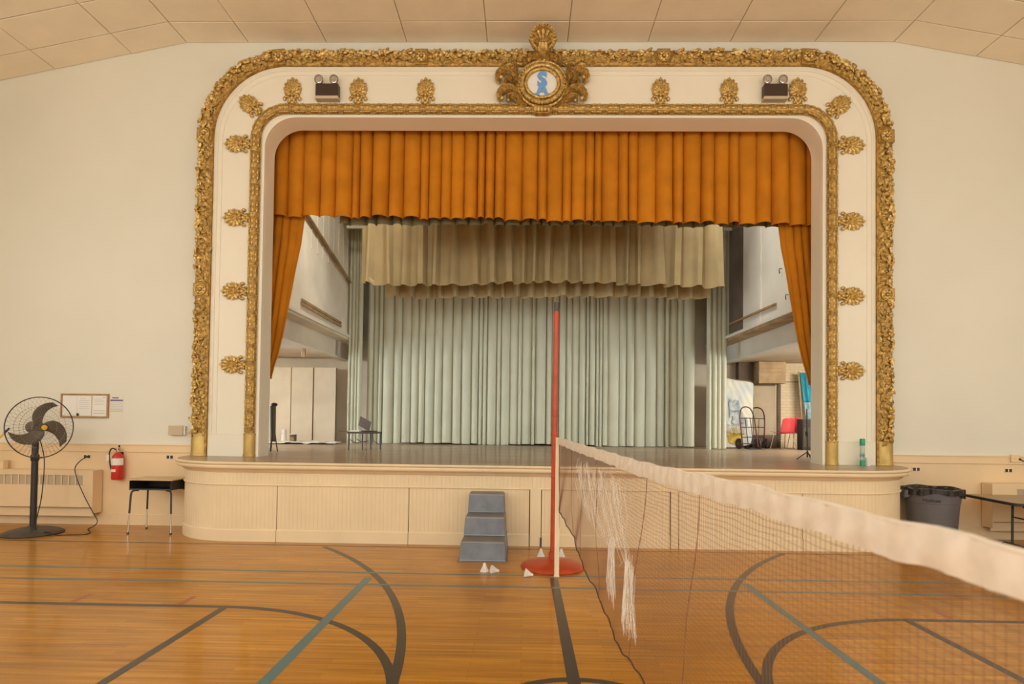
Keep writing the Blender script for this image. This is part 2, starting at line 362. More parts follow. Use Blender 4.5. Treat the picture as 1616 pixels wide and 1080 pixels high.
for i in range(len(TX)-1):
    for j in range(len(TY)-1):
        x0, x1, y0, y1 = TX[i]+0.006, TX[i+1]-0.006, TY[j+1]+0.006, TY[j]-0.006
        jz = RND.uniform(-0.003, 0.0015)
        q = MB(); za, zb = ceil_z(x0)+jz, ceil_z(x1)+jz
        e = 0.008
        q.add([(x0, y0, za+0.012), (x1, y0, zb+0.012), (x1, y1, zb+0.012), (x0, y1, za+0.012),
               (x0, y0, za+0.004), (x1, y0, zb+0.004), (x1, y1, zb+0.004), (x0, y1, za+0.004),
               (x0+e, y0+e, za), (x1-e, y0+e, zb), (x1-e, y1-e, zb), (x0+e, y1-e, za)],
              [(0, 1, 5, 4), (1, 2, 6, 5), (2, 3, 7, 6), (3, 0, 4, 7), (4, 5, 9, 8), (5, 6, 10, 9), (6, 7, 11, 10), (7, 4, 8, 11), (8, 9, 10, 11)])
        q.build('ceiling_tile', M_TILE, ceil)
# wainscot, rail and baseboard either side of the stage
for side, x0, x1, n in (('left', -9.4, -5.0, 1), ('right', 5.3, 9.8, 4)):
    cx, w = (x0+x1)/2, x1-x0
    struct(MB().box((cx, YW-0.005, 0.56), (w, 0.02, 1.12)), 'trim_%d' % n, M_PEACH)
    r = MB().box((cx, YW-0.012, 1.172), (w, 0.045, 0.118)); r.box((cx, YW-0.016, 1.228), (w, 0.06, 0.018))
    struct(r, 'trim_%d' % (n+1), M_PEACH, bevel=0.004)
    b = MB().box((cx, YW-0.02, 0.072), (w, 0.045, 0.144)); b.box((cx, YW-0.016, 0.155), (w, 0.034, 0.022))
    struct(b, 'baseboard_front_%s' % side, M_PEACH, bevel=0.004)

# ------------------------------------------------------------------ proscenium surround
def arch(hw, top, r, n=14, z0=STG):
    """rounded arch in the XZ plane, as (x, z, tangent angle)"""
    out = [(CX-hw, z0), (CX-hw, z0+1.4), (CX-hw, (z0+top-r)/2+0.7)]
    out += [(CX-hw+r-r*math.cos(PI/2*i/n), top-r+r*math.sin(PI/2*i/n)) for i in range(n+1)]
    out += [(CX-hw+r+(2*hw-2*r)*k/8, top) for k in range(1, 8)]
    out += [(CX+hw-r+r*math.sin(PI/2*i/n), top-r+r*math.cos(PI/2*i/n)) for i in range(n+1)]
    out += [(CX+hw, (z0+top-r)/2+0.7), (CX+hw, z0+1.4), (CX+hw, z0)]
    return out
def ring(mb, A, ya, B, yb):
    k = len(A); vs = [(x, ya, z) for x, z in A]+[(x, yb, z) for x, z in B]
    mb.add(vs, [(i, i+1, k+i+1, k+i) for i in range(k-1)])
YP = 8.75
mb = MB()
ring(mb, arch(5.13, 7.17, 1.23), YW, arch(5.13, 7.17, 1.23), YP)
ring(mb, arch(5.13, 7.17, 1.23), YP, arch(4.255, 6.30, 0.50), YP)
ring(mb, arch(4.255, 6.30, 0.50), YP, arch(4.247, 6.292, 0.49), YP-0.02)      # raised lip by the gold roll
ring(mb, arch(4.247, 6.292, 0.49), YP-0.02, arch(4.212, 6.256, 0.47), YP-0.02)
ring(mb, arch(4.212, 6.256, 0.47), YP-0.02, arch(4.206, 6.25, 0.46), YP+0.03)
ring(mb, arch(4.206, 6.25, 0.46), YP+0.03, arch(4.205, 6.222, 0.45), YP+0.32)
ring(mb, arch(4.205, 6.222, 0.45), YP+0.32, arch(4.75, 6.8, 0.5), YP+0.32)
struct(mb, 'trim_7', M_WHITE, smooth=35)
def arch_sweep(hw, top, r, prof, m, name, y=YP, n=14):
    P = arch(hw, top, r, n); C = (CX, top-r); pts = []; A = []; B = []
    for i, (x, z) in enumerate(P):
        x0, z0 = P[max(i-1, 0)]; x1, z1 = P[min(i+1, len(P)-1)]
        t = Vector((x1-x0, 0, z1-z0)).normalized(); pts.append((x, y, z)); A.append(Vector((-t.z, 0, t.x))); B.append(Vector((0, -1, 0)))
    return MB().sweep(pts, A, B, prof)
for off, w_, h_, k in ((0.17, 0.05, 0.014, 8), (0.255, 0.022, 0.010, 9)):
    struct(arch_sweep(5.13-off, 7.17-off, 1.23-off*0.8, [(-w_/2, 0), (-w_/2+0.006, h_), (w_/2-0.006, h_), (w_/2, 0)], M_WHITE, ''), 'trim_%d' % k, M_WHITE, smooth=40)
for sx, k in ((-1, 10), (1, 11)):       # low plinth blocks under the white panel
    struct(MB().box((CX+sx*4.63, YP-0.006, STG+0.17), (0.72, 0.02, 0.34)).box((CX+sx*4.63, YP-0.009, STG+0.342), (0.72, 0.02, 0.012)), 'trim_%d' % k, M_WHITE, bevel=0.003)

# ------------------------------------------------------------------ stage platform
stage = thing('stage', 'raised stage with rounded cream beadboard front and grey brown boards', 'stage', (CX, 7.8, 0))
HB, YF = 5.225, 7.80
def apron_path(off, step=0.055):
    """plan of the stage front, left wall to right wall, with outward normals"""
    hw, r = HB, 1.05; pts = []
    n = int((PI/2*r)/step)
    for i in range(n+1):
        a = PI/2*i/n; pts.append((-hw+r-r*math.cos(a), YF+r-r*math.sin(a), -math.cos(a), -math.sin(a)))
    L = 2*hw-2*r; m = int(L/step)
    for i in range(1, m): pts.append((-hw+r+L*i/m, YF, 0, -1))
    for i in range(n+1):
        a = PI/2*i/n; pts.append((hw-r+r*math.sin(a), YF+r-r*math.cos(a), math.sin(a), -math.cos(a)))
    return [(x+off*nx, y-7.8+off*ny, nx, ny) for x, y, nx, ny in pts]
def apron_sweep(prof, lo=-99, hi=99, step=0.055, beads=None, shrink=0.0):
    path = [q for q in apron_path(0, step) if lo+shrink <= q[0] <= hi-shrink]
    if lo > -50 and path[0][3] < -0.999: path = [(lo+shrink, 0.0, 0, -1)] + path
    if hi < 50 and path[-1][3] < -0.999: path = path + [(hi-shrink, 0.0, 0, -1)]
    mb = MB()
    if beads:
        P2 = []
        for i, q in enumerate(path[:-1]):
            q2 = path[i+1]; P2.append((q, -0.0035))
            for t in (0.06, 0.94):
                P2.append((tuple(a+(b-a)*t for a, b in zip(q, q2)), 0.0))
        P2.append((path[-1], -0.0035))
        pts = [Vector((q[0]+q[2]*d, q[1]+q[3]*d, 0)) for q, d in P2]; B = [Vector((q[2], q[3], 0)) for q, d in P2]
    else:
        pts = [Vector((q[0], q[1], 0)) for q in path]; B = [Vector((q[2], q[3], 0)) for q in path]
    return mb.sweep(pts, B, [Vector((0, 0, 1))]*len(pts), prof, closeprof=True, cap=True)
SEAMS = [-99, -3.31-CX, -1.53-CX, 0.085-CX, 0.245-CX, 1.95-CX, 2.06-CX, 3.69-CX, 99]
apron_sweep([(-0.05, 0), (-0.05, 0.9), (-0.09, 0.9), (-0.09, 0)]).build('backing', M_UMBER, stage)
for i in range(8):
    lo, hi = SEAMS[i], SEAMS[i+1]
    plain_stile = i in (3, 5)
    if plain_stile:
        w = hi-lo-0.014
        MB().box(((lo+hi)/2, 0.0, 0.377), (w, 0.04, 0.752)).build('stile', M_PEACH2, stage, bevel=0.003)
        continue
    sh = 0.004
    apron_sweep([(0, 0.16), (0, 0.750), (-0.03, 0.750), (-0.03, 0.16)], lo, hi, beads=True, shrink=sh).build('beadboard_panel', M_PEACH2, stage)
    apron_sweep([(0.018, 0.0), (0.018, 0.15), (0.008, 0.164), (-0.03, 0.164), (-0.03, 0.0)], lo, hi, shrink=sh).build('skirting', M_PEACH2, stage, smooth=30)
apron_sweep([(0.0, 0.765), (0.0, 0.935), (-0.03, 0.935), (-0.03, 0.765)], beads=True).build('frieze_board', M_PEACH2, stage)
apron_sweep([(-0.02, 0.748), (0.014, 0.750), (0.018, 0.758), (0.014, 0.766), (-0.02, 0.768)]).build('frieze_bead', M_PEACH2, stage, smooth=40)
apron_sweep([(-0.02, 0.925), (0.012, 0.925), (0.03, 0.94), (0.05, 0.962), (0.075, 0.975), (0.10, 0.98), (0.112, 0.992), (0.116, 1.01), (0.112, 1.03), (0.125, 1.036), (0.135, 1.05), (0.135, STG-0.012), (0.128, STG-0.003), (0.09, STG-0.001), (-0.02, STG-0.001)], step=0.11).build('nosing', M_PEACH2, stage, smooth=35)
# stage boards
P = [(q[0], q[1]) for q in apron_path(0.105, 0.15)]
poly = P + [(P[-1][0], 1.045), (P[0][0], 1.045)]
n = len(poly)
MB().add([(x, y, STG-0.03) for x, y in poly]+[(x, y, STG) for x, y in poly], [tuple(range(n, 2*n)), tuple(range(n-1, -1, -1))]+[(i, (i+1) % n, (i+1) % n+n, i+n) for i in range(n)]).build('stage_floor', M_STAGE, stage)
struct(MB().box((0.0, 4.22, STG-0.05), (17.9, 6.35, 0.1)), 'floor_stage', M_STAGE, loc=(CX, 7.8, 0))
MB().box((0.085-CX+0.155, -0.012, 0.06), (0.028, 0.03, 0.12)).build('gap_shade', M_UMBER, stage, label='dark block painted as the shade in a gap at the foot of the stile')  # solid dark block, its colour stands in for shade inside a narrow gap

# ------------------------------------------------------------------ stage house
mbk = MB().box((0.2, 15.3, 4.4), (18.4, 0.2, 8.8)); struct(mbk, 'wall_stage_back', M_LOFT)
struct(MB().box((-8.9, 12.2, 4.4), (0.2, 6.2, 8.8)), 'wall_stage_left', M_LOFT)
struct(MB().box((9.3, 12.2, 4.4), (0.2, 6.2, 8.8)), 'wall_stage_right', M_LOFT)
struct(MB().box((0.2, 12.2, 8.4), (18.4, 6.4, 0.2)), 'ceiling_stage', M_DARKHOUSE)
mb = MB().box((0.2, 9.11, 7.6), (18.4, 0.1, 1.7)); struct(mb, 'wall_stage_front', M_DARKHOUSE)
# loft walls hanging over the wings
def loft(sx, x0, x1, mname, m, n):
    w = struct(MB().box((x0+sx*0.06, 12.15, 5.9), (0.12, 5.9, 4.54)).box((x0+sx*0.02, 12.15, 3.655), (0.20, 5.9, 0.06)), mname, m)
    struct(MB().box(((x0+x1)/2, 12.15, 3.61), (abs(x1-x0)+0.05, 5.9, 0.06)), 'trim_%d' % n, M_LOFT if sx < 0 else M_LOFTD)
    struct(MB().box((x1+sx*0.08, 12.15, 3.39), (0.16, 5.9, 0.40)).box((x1+sx*0.06, 12.15, 3.19), (0.22, 5.9, 0.03)), 'trim_%d' % (n+1), M_LOFT if sx < 0 else M_LOFTR)
    xe = -8.8 if sx < 0 else 9.2
    struct(MB().box(((x1+xe)/2+sx*0.05, 12.15, 3.28), (abs(xe-x1)-0.1, 5.9, 0.08)), 'ceiling_wing_%s' % ('left' if sx < 0 else 'right'), M_LOFT)
    return w
lw = loft(-1, -4.30, -4.60, 'wall_loft_left', M_LOFT, 12); rw = loft(1, 4.70, 5.0, 'wall_loft_right', M_LOFTR, 15)
# boards, rails and a sloping brown strip fixed to the loft walls
MB().bar((-4.285, 10.2, 5.83), (-4.285, 14.15, 4.92), 0.025, 0.15, (1, 0, 0)).build('sloping_strip', M_LOFTD, lw)
for dz in (0.0, 0.075): MB().bar((-4.27, 11.0, 3.93-dz), (-4.27, 13.4, 3.89-dz), 0.05, 0.022, (1, 0, 0)).build('wooden_rail', M_SLAT, lw)
MB().box((-4.28, 14.2, 4.4), (0.06, 0.14, 1.5)).build('post', M_LOFT, lw)
for k in range(9): MB().box((-4.294, 11.5+k*0.34, 5.6), (0.012, 0.03, 1.1)).build('batten', M_LOFT, lw)
MB().box((4.69, 13.05, 5.0), (0.03, 0.80, 2.75)).build('dark_panel', M_UMBER, rw)
MB().bar((4.672, 10.95, 3.915), (4.672, 13.4, 3.94), 0.04, 0.03, (1, 0, 0)).build('wooden_rail', M_SLAT, rw)
MB().box((4.69, 11.7, 5.0), (0.02, 0.05, 2.6)).build('seam_batten', M_LOFTR, rw)
for y, z in ((10.73, 4.47), (10.47, 3.93)):
    MB().tube([(4.69, y, z+0.05), (4.64, y, z+0.05), (4.64, y, z), (4.66, y+0.03, z-0.03)], 0.008, 6).build('iron_hook', M_DARK, rw)
# high pale trough seen past the border on the left, and its twin
for n, x in ((18, -3.75), (19, 4.55)):
    struct(MB().box((x, 13.6, 6.35), (0.9, 0.5, 0.22)).box((x, 13.3, 6.1), (0.8, 0.06, 0.06)), 'trim_%d' % n, M_WHITE)
# left wing: tall white scenery flats
for k, (x0, x1, lab) in enumerate(((-6.9, -6.0, 'tall white flat at far left of the left wing'), (-5.97, -5.42, 'white flat between two dark seams in the left wing'), (-5.40, -4.84, 'scuffed white flat nearest the left side curtain'))):
    t = thing('scenery_flat', lab, 'scenery flat', ((x0+x1)/2, 14.85-0.03*(k == 1), STG), group='white flats in the left wing')
    w = x1-x0
    MB().box((0, 0, 0.95), (w, 0.03, 1.90)).build('canvas', M_LOFT, t, bevel=0.004)
    for sx in (-1, 1): MB().box((sx*(w/2-0.03), 0.04, 0.95), (0.05, 0.05, 1.90)).build('stile', M_WOOD, t)
    for z in (0.04, 0.95, 1.86): MB().box((0, 0.04, z), (w-0.12, 0.04, 0.06)).build('rail', M_WOOD, t)

# ------------------------------------------------------------------ drapery
def pleats(x0, x1, period, seed, jitter=0.35):
    r = random.Random(seed); xs = [x0]
    while xs[-1] < x1: xs.append(xs[-1]+period*r.uniform(1-jitter, 1+jitter))
    k = (x1-x0)/(xs[-1]-x0); return [x0+(x-x0)*k for x in xs]
def drape(x0, x1, y, ztop, zbot, period, amp, seed, style='round', rows=10, per=10, hem=0.0, sway=0.25, jitter=0.35):
    """returns (fabric MB, hem MB): hanging pleated cloth facing -Y"""
    e = pleats(x0, x1, period, seed, jitter); r = random.Random(seed+99); cols = []
    for i in range(len(e)-1):
        a = amp*r.uniform(0.65, 1.25); sw = r.uniform(-1, 1)*sway*(e[i+1]-e[i]); lift = r.uniform(-1, 1); br = r.uniform(0.28, 0.55)
        for k in range(per):
            t = k/per
            if style == 'round': d = (abs(math.sin(PI*t))**0.55)*a
            else:                                      # flat-faced box pleat with a folded-back flank
                d = a*(t/br*0.25 if t < br else 0.25+0.75*min(1, (t-br)/0.16) if t < 0.8 else max(0, 1-(t-0.8)/0.2))
            cols.append((e[i]+(e[i+1]-e[i])*t, d, sw, lift))
    cols.append((e[-1], 0, 0, 0))
    zb = zbot if callable(zbot) else (lambda x: zbot)
    def pt(c, v):
        x, d, sw, li = c; b = zb(x)+0.018*li; z = ztop+(b-ztop)*v
        return (x+sw*v*v*math.sin(min(1, d/amp)*PI/2)*0.6, y-d*(0.55+0.45*v), z)
    f, h = MB(), MB(); n = len(cols)
    hv = 1-hem/(ztop-zb((x0+x1)/2)) if hem else 1.0
    vs = [j/rows*hv for j in range(rows+1)]
    f.add([pt(c, v) for v in vs for c in cols], [(j*n+i, j*n+i+1, (j+1)*n+i+1, (j+1)*n+i) for j in range(rows) for i in range(n-1)])
    if hem:
        up = [pt(c, hv) for c in cols]; lo = [pt(c, 1) for c in cols]
        up2 = [(a, b-0.006, z) for a, b, z in up]; lo2 = [(a, b-0.006, z) for a, b, z in lo]; lo3 = [(a, b+0.006, z) for a, b, z in lo]
        A = up+up2+lo2+lo3; h.add(A, [(r_*n+i, r_*n+i+1, (r_+1)*n+i+1, (r_+1)*n+i) for r_ in range(3) for i in range(n-1)])
    return f, h
def hang(name, label, cat, m, x0, x1, y, ztop, zbot, period, amp, seed, hem=0.0, group=None, batten=True, mh=None, **k):
    t = thing(name, label, cat, ((x0+x1)/2, y, 0), group=group)
    off = Vector((-(x0+x1)/2, -y, 0))
    f, h = drape(x0, x1, y, ztop, zbot, period, amp, seed, hem=hem, **k)
    for q in (f, h): q.v = [(a+off.x, b+off.y, c) for a, b, c in q.v]
    f.build('fabric', m, t, smooth=65)
    if hem: h.build('hem', mh or m, t, smooth=65)
    if batten:
        for k in range(4): MB().tube([(x0+off.x+(x1-x0)*(0.08+0.28*k), 0.03, ztop+0.02), (x0+off.x+(x1-x0)*(0.08+0.28*k), 0.03, 8.3)], 0.006, 6).build('suspension_line', M_DARK, t)
        MB().tube([(x0+off.x-0.1, 0.03, ztop+0.02), (x1+off.x+0.1, 0.03, ztop+0.02)], 0.025, 8).build('batten_pipe', M_DARK, t, smooth=40)
    return t
val = hang('valance', 'long pleated orange valance across the top of the stage opening', 'valance', M_ORANGE, -4.35, 4.80, 9.32, 6.75,
     lambda x: 4.925-0.0105*(x+4.3), 0.205, 0.13, 5, hem=0.07, rows=8, per=12, sway=0.12, jitter=0.42)
f, h = drape(-3.1, 4.3, 9.55, 6.6, 4.87, 0.22, 0.10, 8, rows=4, per=8)
f.v = [(a-0.225, b-9.32, c) for a, b, c in f.v]; f.build('lining', M_OLIVE, val, smooth=60, label='dull olive lining showing under the orange')
def leg_curtain(sx, label, seed):
    """orange house curtain drawn aside behind the jamb"""
    t = thing('house_curtain', label, 'curtain', (CX+sx*4.3, 9.40, 0), group='orange house curtains')
    prof = [(6.6, 0.66), (5.6, 0.58), (4.95, 0.455), (4.5, 0.40), (4.12, 0.325), (3.7, 0.255), (3.3, 0.185), (3.0, 0.13), (2.74, 0.07), (2.5, 0.0), (2.3, -0.05)]
    if sx > 0: prof = [(z, e+0.0) for z, e in prof]
    r = random.Random(seed); ph = r.uniform(0, 6)
    def fn(u, v):
        k = v*(len(prof)-1); i = min(int(k), len(prof)-2); q = k-i
        z = prof[i][0]+(prof[i+1][0]-prof[i][0])*q; e = prof[i][1]+(prof[i+1][1]-prof[i][1])*q
        out = 0.62; w = e+out; x = -out+w*u
        a = 0.055*(0.55+0.45*math.sin(u*9+ph))
        y = -a*abs(math.sin(PI*(u*8.5+0.35*math.sin(3*v+ph))))**0.6 - 0.02*math.sin(u*5)
        return (-sx*x, y, z)
    MB().grid(fn, 90, 40).build('fabric', M_ORANGE, t, smooth=60)
    hem = [Vector(fn(1.0, j/40)) for j in range(41)]
    MB().tube(hem, 0.012, 6).build('side_hem', M_ORANGE, t, smooth=60)
    MB().tube([(-sx*-0.62, 0.03, 2.32), (-sx*-0.3, -0.09, 2.30), (-sx*-0.02, 0.0, 2.33)], 0.02, 8).build('tieback', M_GOLD2, t, smooth=50)
    return t
leg_curtain(-1, 'orange curtain drawn aside behind the left jamb', 3); leg_curtain(1, 'orange curtain drawn aside behind the right jamb', 4)
hang('border_curtain', 'tan box-pleated border hanging in front of the lower tan border', 'curtain', M_BEIGE, -3.27, 3.87, 11.5, 6.6, lambda x: 4.36+0.04*math.sin(x*1.1+0.7), 0.34, 0.22, 21,
     hem=0.10, style='box', group='tan border curtains', sway=0.3)
hang('border_curtain', 'tan border hanging lower, just behind the front tan border', 'curtain', M_BEIGE, -2.97, 3.85, 12.3, 6.6, lambda x: 4.265+0.03*math.sin(x*0.9), 0.30, 0.20, 33,
     hem=0.06, style='box', group='tan border curtains', sway=0.15)
hang('stage_curtain', 'pale sage backdrop curtain, half left of the red pole', 'curtain', M_SAGE, -3.87, 0.512, 14.25, 6.8, lambda x: 1.10+0.01*math.sin(x*2), 0.19, 0.11, 41,
     hem=0.12, group='sage curtains at the back', rows=8, sway=0.10, jitter=0.6)
hang('stage_curtain', 'pale sage backdrop curtain, half right of the red pole', 'curtain', M_SAGE, 0.522, 4.14, 14.28, 6.8, lambda x: 1.095+0.01*math.sin(x*2), 0.19, 0.11, 47,
     hem=0.12, group='sage curtains at the back', rows=8, sway=0.10, jitter=0.6)
hang('side_curtain', 'narrow sage side curtain behind the little table', 'curtain', M_SAGE, -4.27, -3.93, 14.0, 6.3, 1.085, 0.115, 0.08, 51, group='narrow side curtains', hem=0.1, sway=0.05)
hang('side_curtain', 'narrow sage side curtain next to the painted backdrop', 'curtain', M_SAGE, 4.20, 4.66, 13.55, 6.3, 1.085, 0.115, 0.08, 53, group='narrow side curtains', hem=0.1, sway=0.05)

# ------------------------------------------------------------------ gilded ornament
class Path:
    def __init__(s, hw, top, r, z0):
        s.hw, s.top, s.r, s.z0 = hw, top, r, z0
        s.v = top-r-z0; s.a = PI/2*r; s.h = 2*hw-2*r; s.L = 2*s.v+2*s.a+s.h
    def at(s, d):
        """-> x, z, tangent (tx, tz), outward normal (nx, nz)"""
        hw, r = s.hw, s.r
        if d < s.v: return CX-hw, s.z0+d, 0, 1, -1, 0
        d -= s.v
        if d < s.a:
            q = d/r; return CX-hw+r-r*math.cos(q), s.top-r+r*math.sin(q), math.sin(q), math.cos(q), -math.cos(q), math.sin(q)
        d -= s.a
        if d < s.h: return CX-hw+r+d, s.top, 1, 0, 0, 1
        d -= s.h
        if d < s.a:
            q = d/r; return CX+hw-r+r*math.sin(q), s.top-r+r*math.cos(q), math.cos(q), -math.sin(q), math.sin(q), math.cos(q)
        d -= s.a
        return CX+hw, s.top-r-d, 0, -1, 1, 0
    def near(s, x, z):
        return min((math.hypot(s.at(k*0.01)[0]-x, s.at(k*0.01)[1]-z), k*0.01) for k in range(int(s.L*100)))[1]
def frame_quat(t, out, roll=0.0):
    """local Y along t, local Z along out, then rolled about out"""
    t = Vector(t).normalized(); o = Vector(out).normalized(); t = (t-o*t.dot(o)).normalized()
    q = Matrix((t.cross(o), t, o)).transposed().to_quaternion()
    from mathutils import Quaternion
    return q @ Quaternion((0, 0, 1), roll)
def sweep_path(p, d0, d1, prof, step=0.05):
    n = int((d1-d0)/step); pts = []; A = []; B = []
    for i in range(n+1):
        x, z, tx, tz, nx, nz = p.at(d0+(d1-d0)*i/n*0.99999); pts.append((x, 0, z)); A.append(Vector((nx, 0, nz))); B.append(Vector((0, -1, 0)))
    return MB().sweep(pts, A, B, prof)
# outer garland
PG = Path(5.125, 7.17, 1.22, STG)
gar = thing('gilded_garland', 'broad gilded garland of fruit and leaves framing the whole stage arch', 'moulding', (0, YP, 0))
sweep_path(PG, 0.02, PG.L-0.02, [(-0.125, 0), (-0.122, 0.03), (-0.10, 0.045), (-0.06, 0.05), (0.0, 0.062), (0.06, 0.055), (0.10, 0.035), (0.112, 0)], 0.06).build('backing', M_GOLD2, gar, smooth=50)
def gsurf(d, u, lift=0.0):
    x, z, tx, tz, nx, nz = PG.at(d); h = 0.05*math.sqrt(max(0, 1-(u/0.125)**2))+0.02
    out = Vector((nx*u/0.14, -1.0, nz*u/0.14)).normalized()
    return Vector((x+nx*u, -(h+lift), z+nz*u)), Vector((tx, 0, tz)), out, Vector((nx, 0, nz))
# leaf: folded blade with a raised rib and turned tip
lv = [(0, -0.05, 0.0), (0.020, -0.02, 0.006), (0.024, 0.012, 0.010), (0.012, 0.040, 0.006), (0, 0.056, 0.016), (-0.012, 0.040, 0.006), (-0.024, 0.012, 0.010), (-0.020, -0.02, 0.006), (0, -0.02, 0.022), (0, 0.02, 0.027),
      (0.020, -0.01, -0.012), (-0.020, -0.01, -0.012), (0, 0.04, -0.012)]
lf = [(0, 1, 8), (1, 2, 9, 8), (2, 3, 9), (3, 4, 9), (4, 5, 9), (5, 6, 9), (6, 7, 8, 9), (7, 0, 8), (1, 10, 2), (6, 11, 7), (2, 10, 12, 3), (6, 5, 12, 11)]
leaf0 = MB().add(lv, lf).build('leaf', M_GOLD, gar, smooth=40)
fruit0 = MB().ball((0, 0, 0.008), 0.033, 9, 6, (1, 1.05, 0.95)).ball((0, 0, 0.036), 0.007, 5, 3).build('fruit', M_GOLD, gar, smooth=60)
first = [True, True]
PLAQ = [PG.near(x, z) for x, z in ((CX-5.125, 3.6), (CX-5.1, 5.97), (-3.8, 7.17), (-1.62, 7.17), (2.03, 7.17), (4.18, 7.17), (CX+5.1, 5.97), (CX+5.125, 3.6))]
SLEEVE = 0.35
CD = PG.near(CX, 7.17)
def blocked(d): return d < SLEEVE or d > PG.L-SLEEVE or any(abs(d-p) < 0.12 for p in PLAQ) or abs(d-CD) < 0.22
n_leaf = n_fruit = 0
stuffm = MB(); d = SLEEVE+0.02; rng = random.Random(5)
while d < PG.L-SLEEVE:
    if not blocked(d):
        # one tuft: a fruit, leaves round it, berries in the gaps
        u = rng.uniform(-0.055, 0.065)
        if n_fruit < 270:
            p, t, o, nn = gsurf(d, u, rng.uniform(0.004, 0.018)); q = frame_quat(t, o, rng.uniform(0, 6)); s = rng.uniform(0.75, 1.15)
            if n_fruit == 0: fruit0.location = p; fruit0.rotation_mode = 'QUATERNION'; fruit0.rotation_quaternion = q
            else: copy_part(fruit0, gar, p, q, (s, s, s))
            n_fruit += 1
        for k in range(5):
            uu = rng.uniform(-0.10, 0.10); dd = d+rng.uniform(-0.05, 0.05)
            p, t, o, nn = gsurf(dd, uu, rng.uniform(-0.004, 0.012))
            q = frame_quat(t, o, rng.choice((0, 0, PI))+rng.uniform(-0.9, 0.9)); s = rng.uniform(0.8, 1.35)
            if n_leaf < 300 and k == 0:
                if n_leaf == 0: leaf0.location = p; leaf0.rotation_mode = 'QUATERNION'; leaf0.rotation_quaternion = q
                else: copy_part(leaf0, gar, p, q, (s, s, s))
                n_leaf += 1
            else:
                T = Matrix.Translation(p) @ q.to_matrix().to_4x4() @ Matrix.Diagonal((s, s, s, 1)); stuffm.add(lv, lf, T)
        for k in range(6):
            p, t, o, nn = gsurf(d+rng.uniform(-0.045, 0.045), rng.uniform(-0.10, 0.10), rng.uniform(0.0, 0.012)); stuffm.ball(p, rng.uniform(0.009, 0.018), 6, 4)
    d += 0.070
stuffm.build('small_leaves_and_berries', M_GOLD, gar, smooth=50, kind='stuff')
# square plaques with a rosette
def rosette(mb, r, n=8, h=0.02):
    mb.ball((0, 0, h), r*0.28, 8, 5, (1, 1, 0.7))
    for k in range(n):
        a = 2*PI*k/n; mb.ball((math.cos(a)*r*0.58, math.sin(a)*r*0.58, h*0.6), r*0.30, 6, 4, (1, 1, 0.5))
    mb.tube([(math.cos(2*PI*k/20)*r*0.95, math.sin(2*PI*k/20)*r*0.95, h*0.6) for k in range(20)], r*0.11, 6, closed=True)
    return mb
pq = None
for dd in PLAQ:
    x, z, tx, tz, nx, nz = PG.at(dd); q = frame_quat((tx, 0, tz), (0, -1, 0))
    if pq is None:
        pq = MB().box((0, 0, 0.035), (0.235, 0.20, 0.07)).build('plaque', M_GOLD2, gar, bevel=0.008); pq.location = (x, 0, z); pq.rotation_mode = 'QUATERNION'; pq.rotation_quaternion = q
        rs = rosette(MB(), 0.085).build('rosette', M_GOLD, pq, loc=(0.0, 0, 0.07), smooth=50)
    else:
        c = copy_part(pq, gar, (x, 0, z), q); copy_part(rs, c, (0.0, 0, 0.07))
# plain sleeves at the feet
for sx in (-1, 1):
    s_ = MB().lathe([(0.128, 0.003), (0.128, 0.03), (0.122, 0.035), (0.122, 0.335), (0.130, 0.34), (0.130, 0.352), (0.0, 0.353)], 24, Matrix.Translation((CX+sx*5.125, 0.0, STG)) @ Matrix.Diagonal((1, 0.62, 1, 1)), PI, 2*PI)
    s_.build('sleeve', M_BRASS, gar, smooth=40)

# inner gilded roll
PI_ = Path(4.352, 6.385, 0.46, STG)
roll = thing('gilded_roll', 'slim gilded roll moulding bound with ribbons around the stage opening', 'moulding', (0, YP-0.01, 0))
prof = [(0.071*math.cos(a), 0.006+0.064*math.sin(a)) for a in [PI*k/10 for k in range(11)]]
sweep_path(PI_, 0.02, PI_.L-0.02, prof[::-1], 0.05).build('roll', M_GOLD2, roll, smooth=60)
def ring_arc(w, r):
    return [(r*math.cos(a), w, 0.006+r*0.88*math.sin(a)) for a in [PI*k/10 for k in range(11)]]
bm0 = MB()
for w in (-0.022, -0.008, 0.008, 0.022): bm0.tube(ring_arc(w, 0.073), 0.0065, 5)
band0 = bm0.build('ribbon_band', M_GOLD, roll, smooth=60); band0.rotation_mode = 'QUATERNION'
bl0 = MB()
for a in (0.22, 0.5, 0.78):
    an = PI*a; bl0.ball((0.066*math.cos(an), 0.0, 0.006+0.060*math.sin(an)), 0.021, 8, 5, (1.0, 2.2, 0.55))
bud0 = bl0.build('laurel_bud', M_GOLD, roll, smooth=60); bud0.rotation_mode = 'QUATERNION'
k = 0; dd = 0.42; edge = MB()
while dd < PI_.L-0.36:
    for src, off in ((band0, 0.0), (bud0, 0.085), (bud0, 0.165)):
        x, z, tx, tz, nx, nz = PI_.at(dd+off); q = frame_quat((tx, 0, tz), (0, -1, 0))
        if k < 2 and src.location.length < 0.01: src.location = (x, 0, z); src.rotation_quaternion = q
        else: copy_part(src, roll, (x, 0, z), q)
    dd += 0.25; k += 1
dd = 0.38
while dd < PI_.L-0.36:
    x, z, tx, tz, nx, nz = PI_.at(dd)
    for u in (-0.077, 0.077): edge.ball((x+nx*u, -0.008, z+nz*u), 0.011, 5, 3)
    dd += 0.032
edge.build('beading', M_GOLD, roll, smooth=60, kind='stuff')
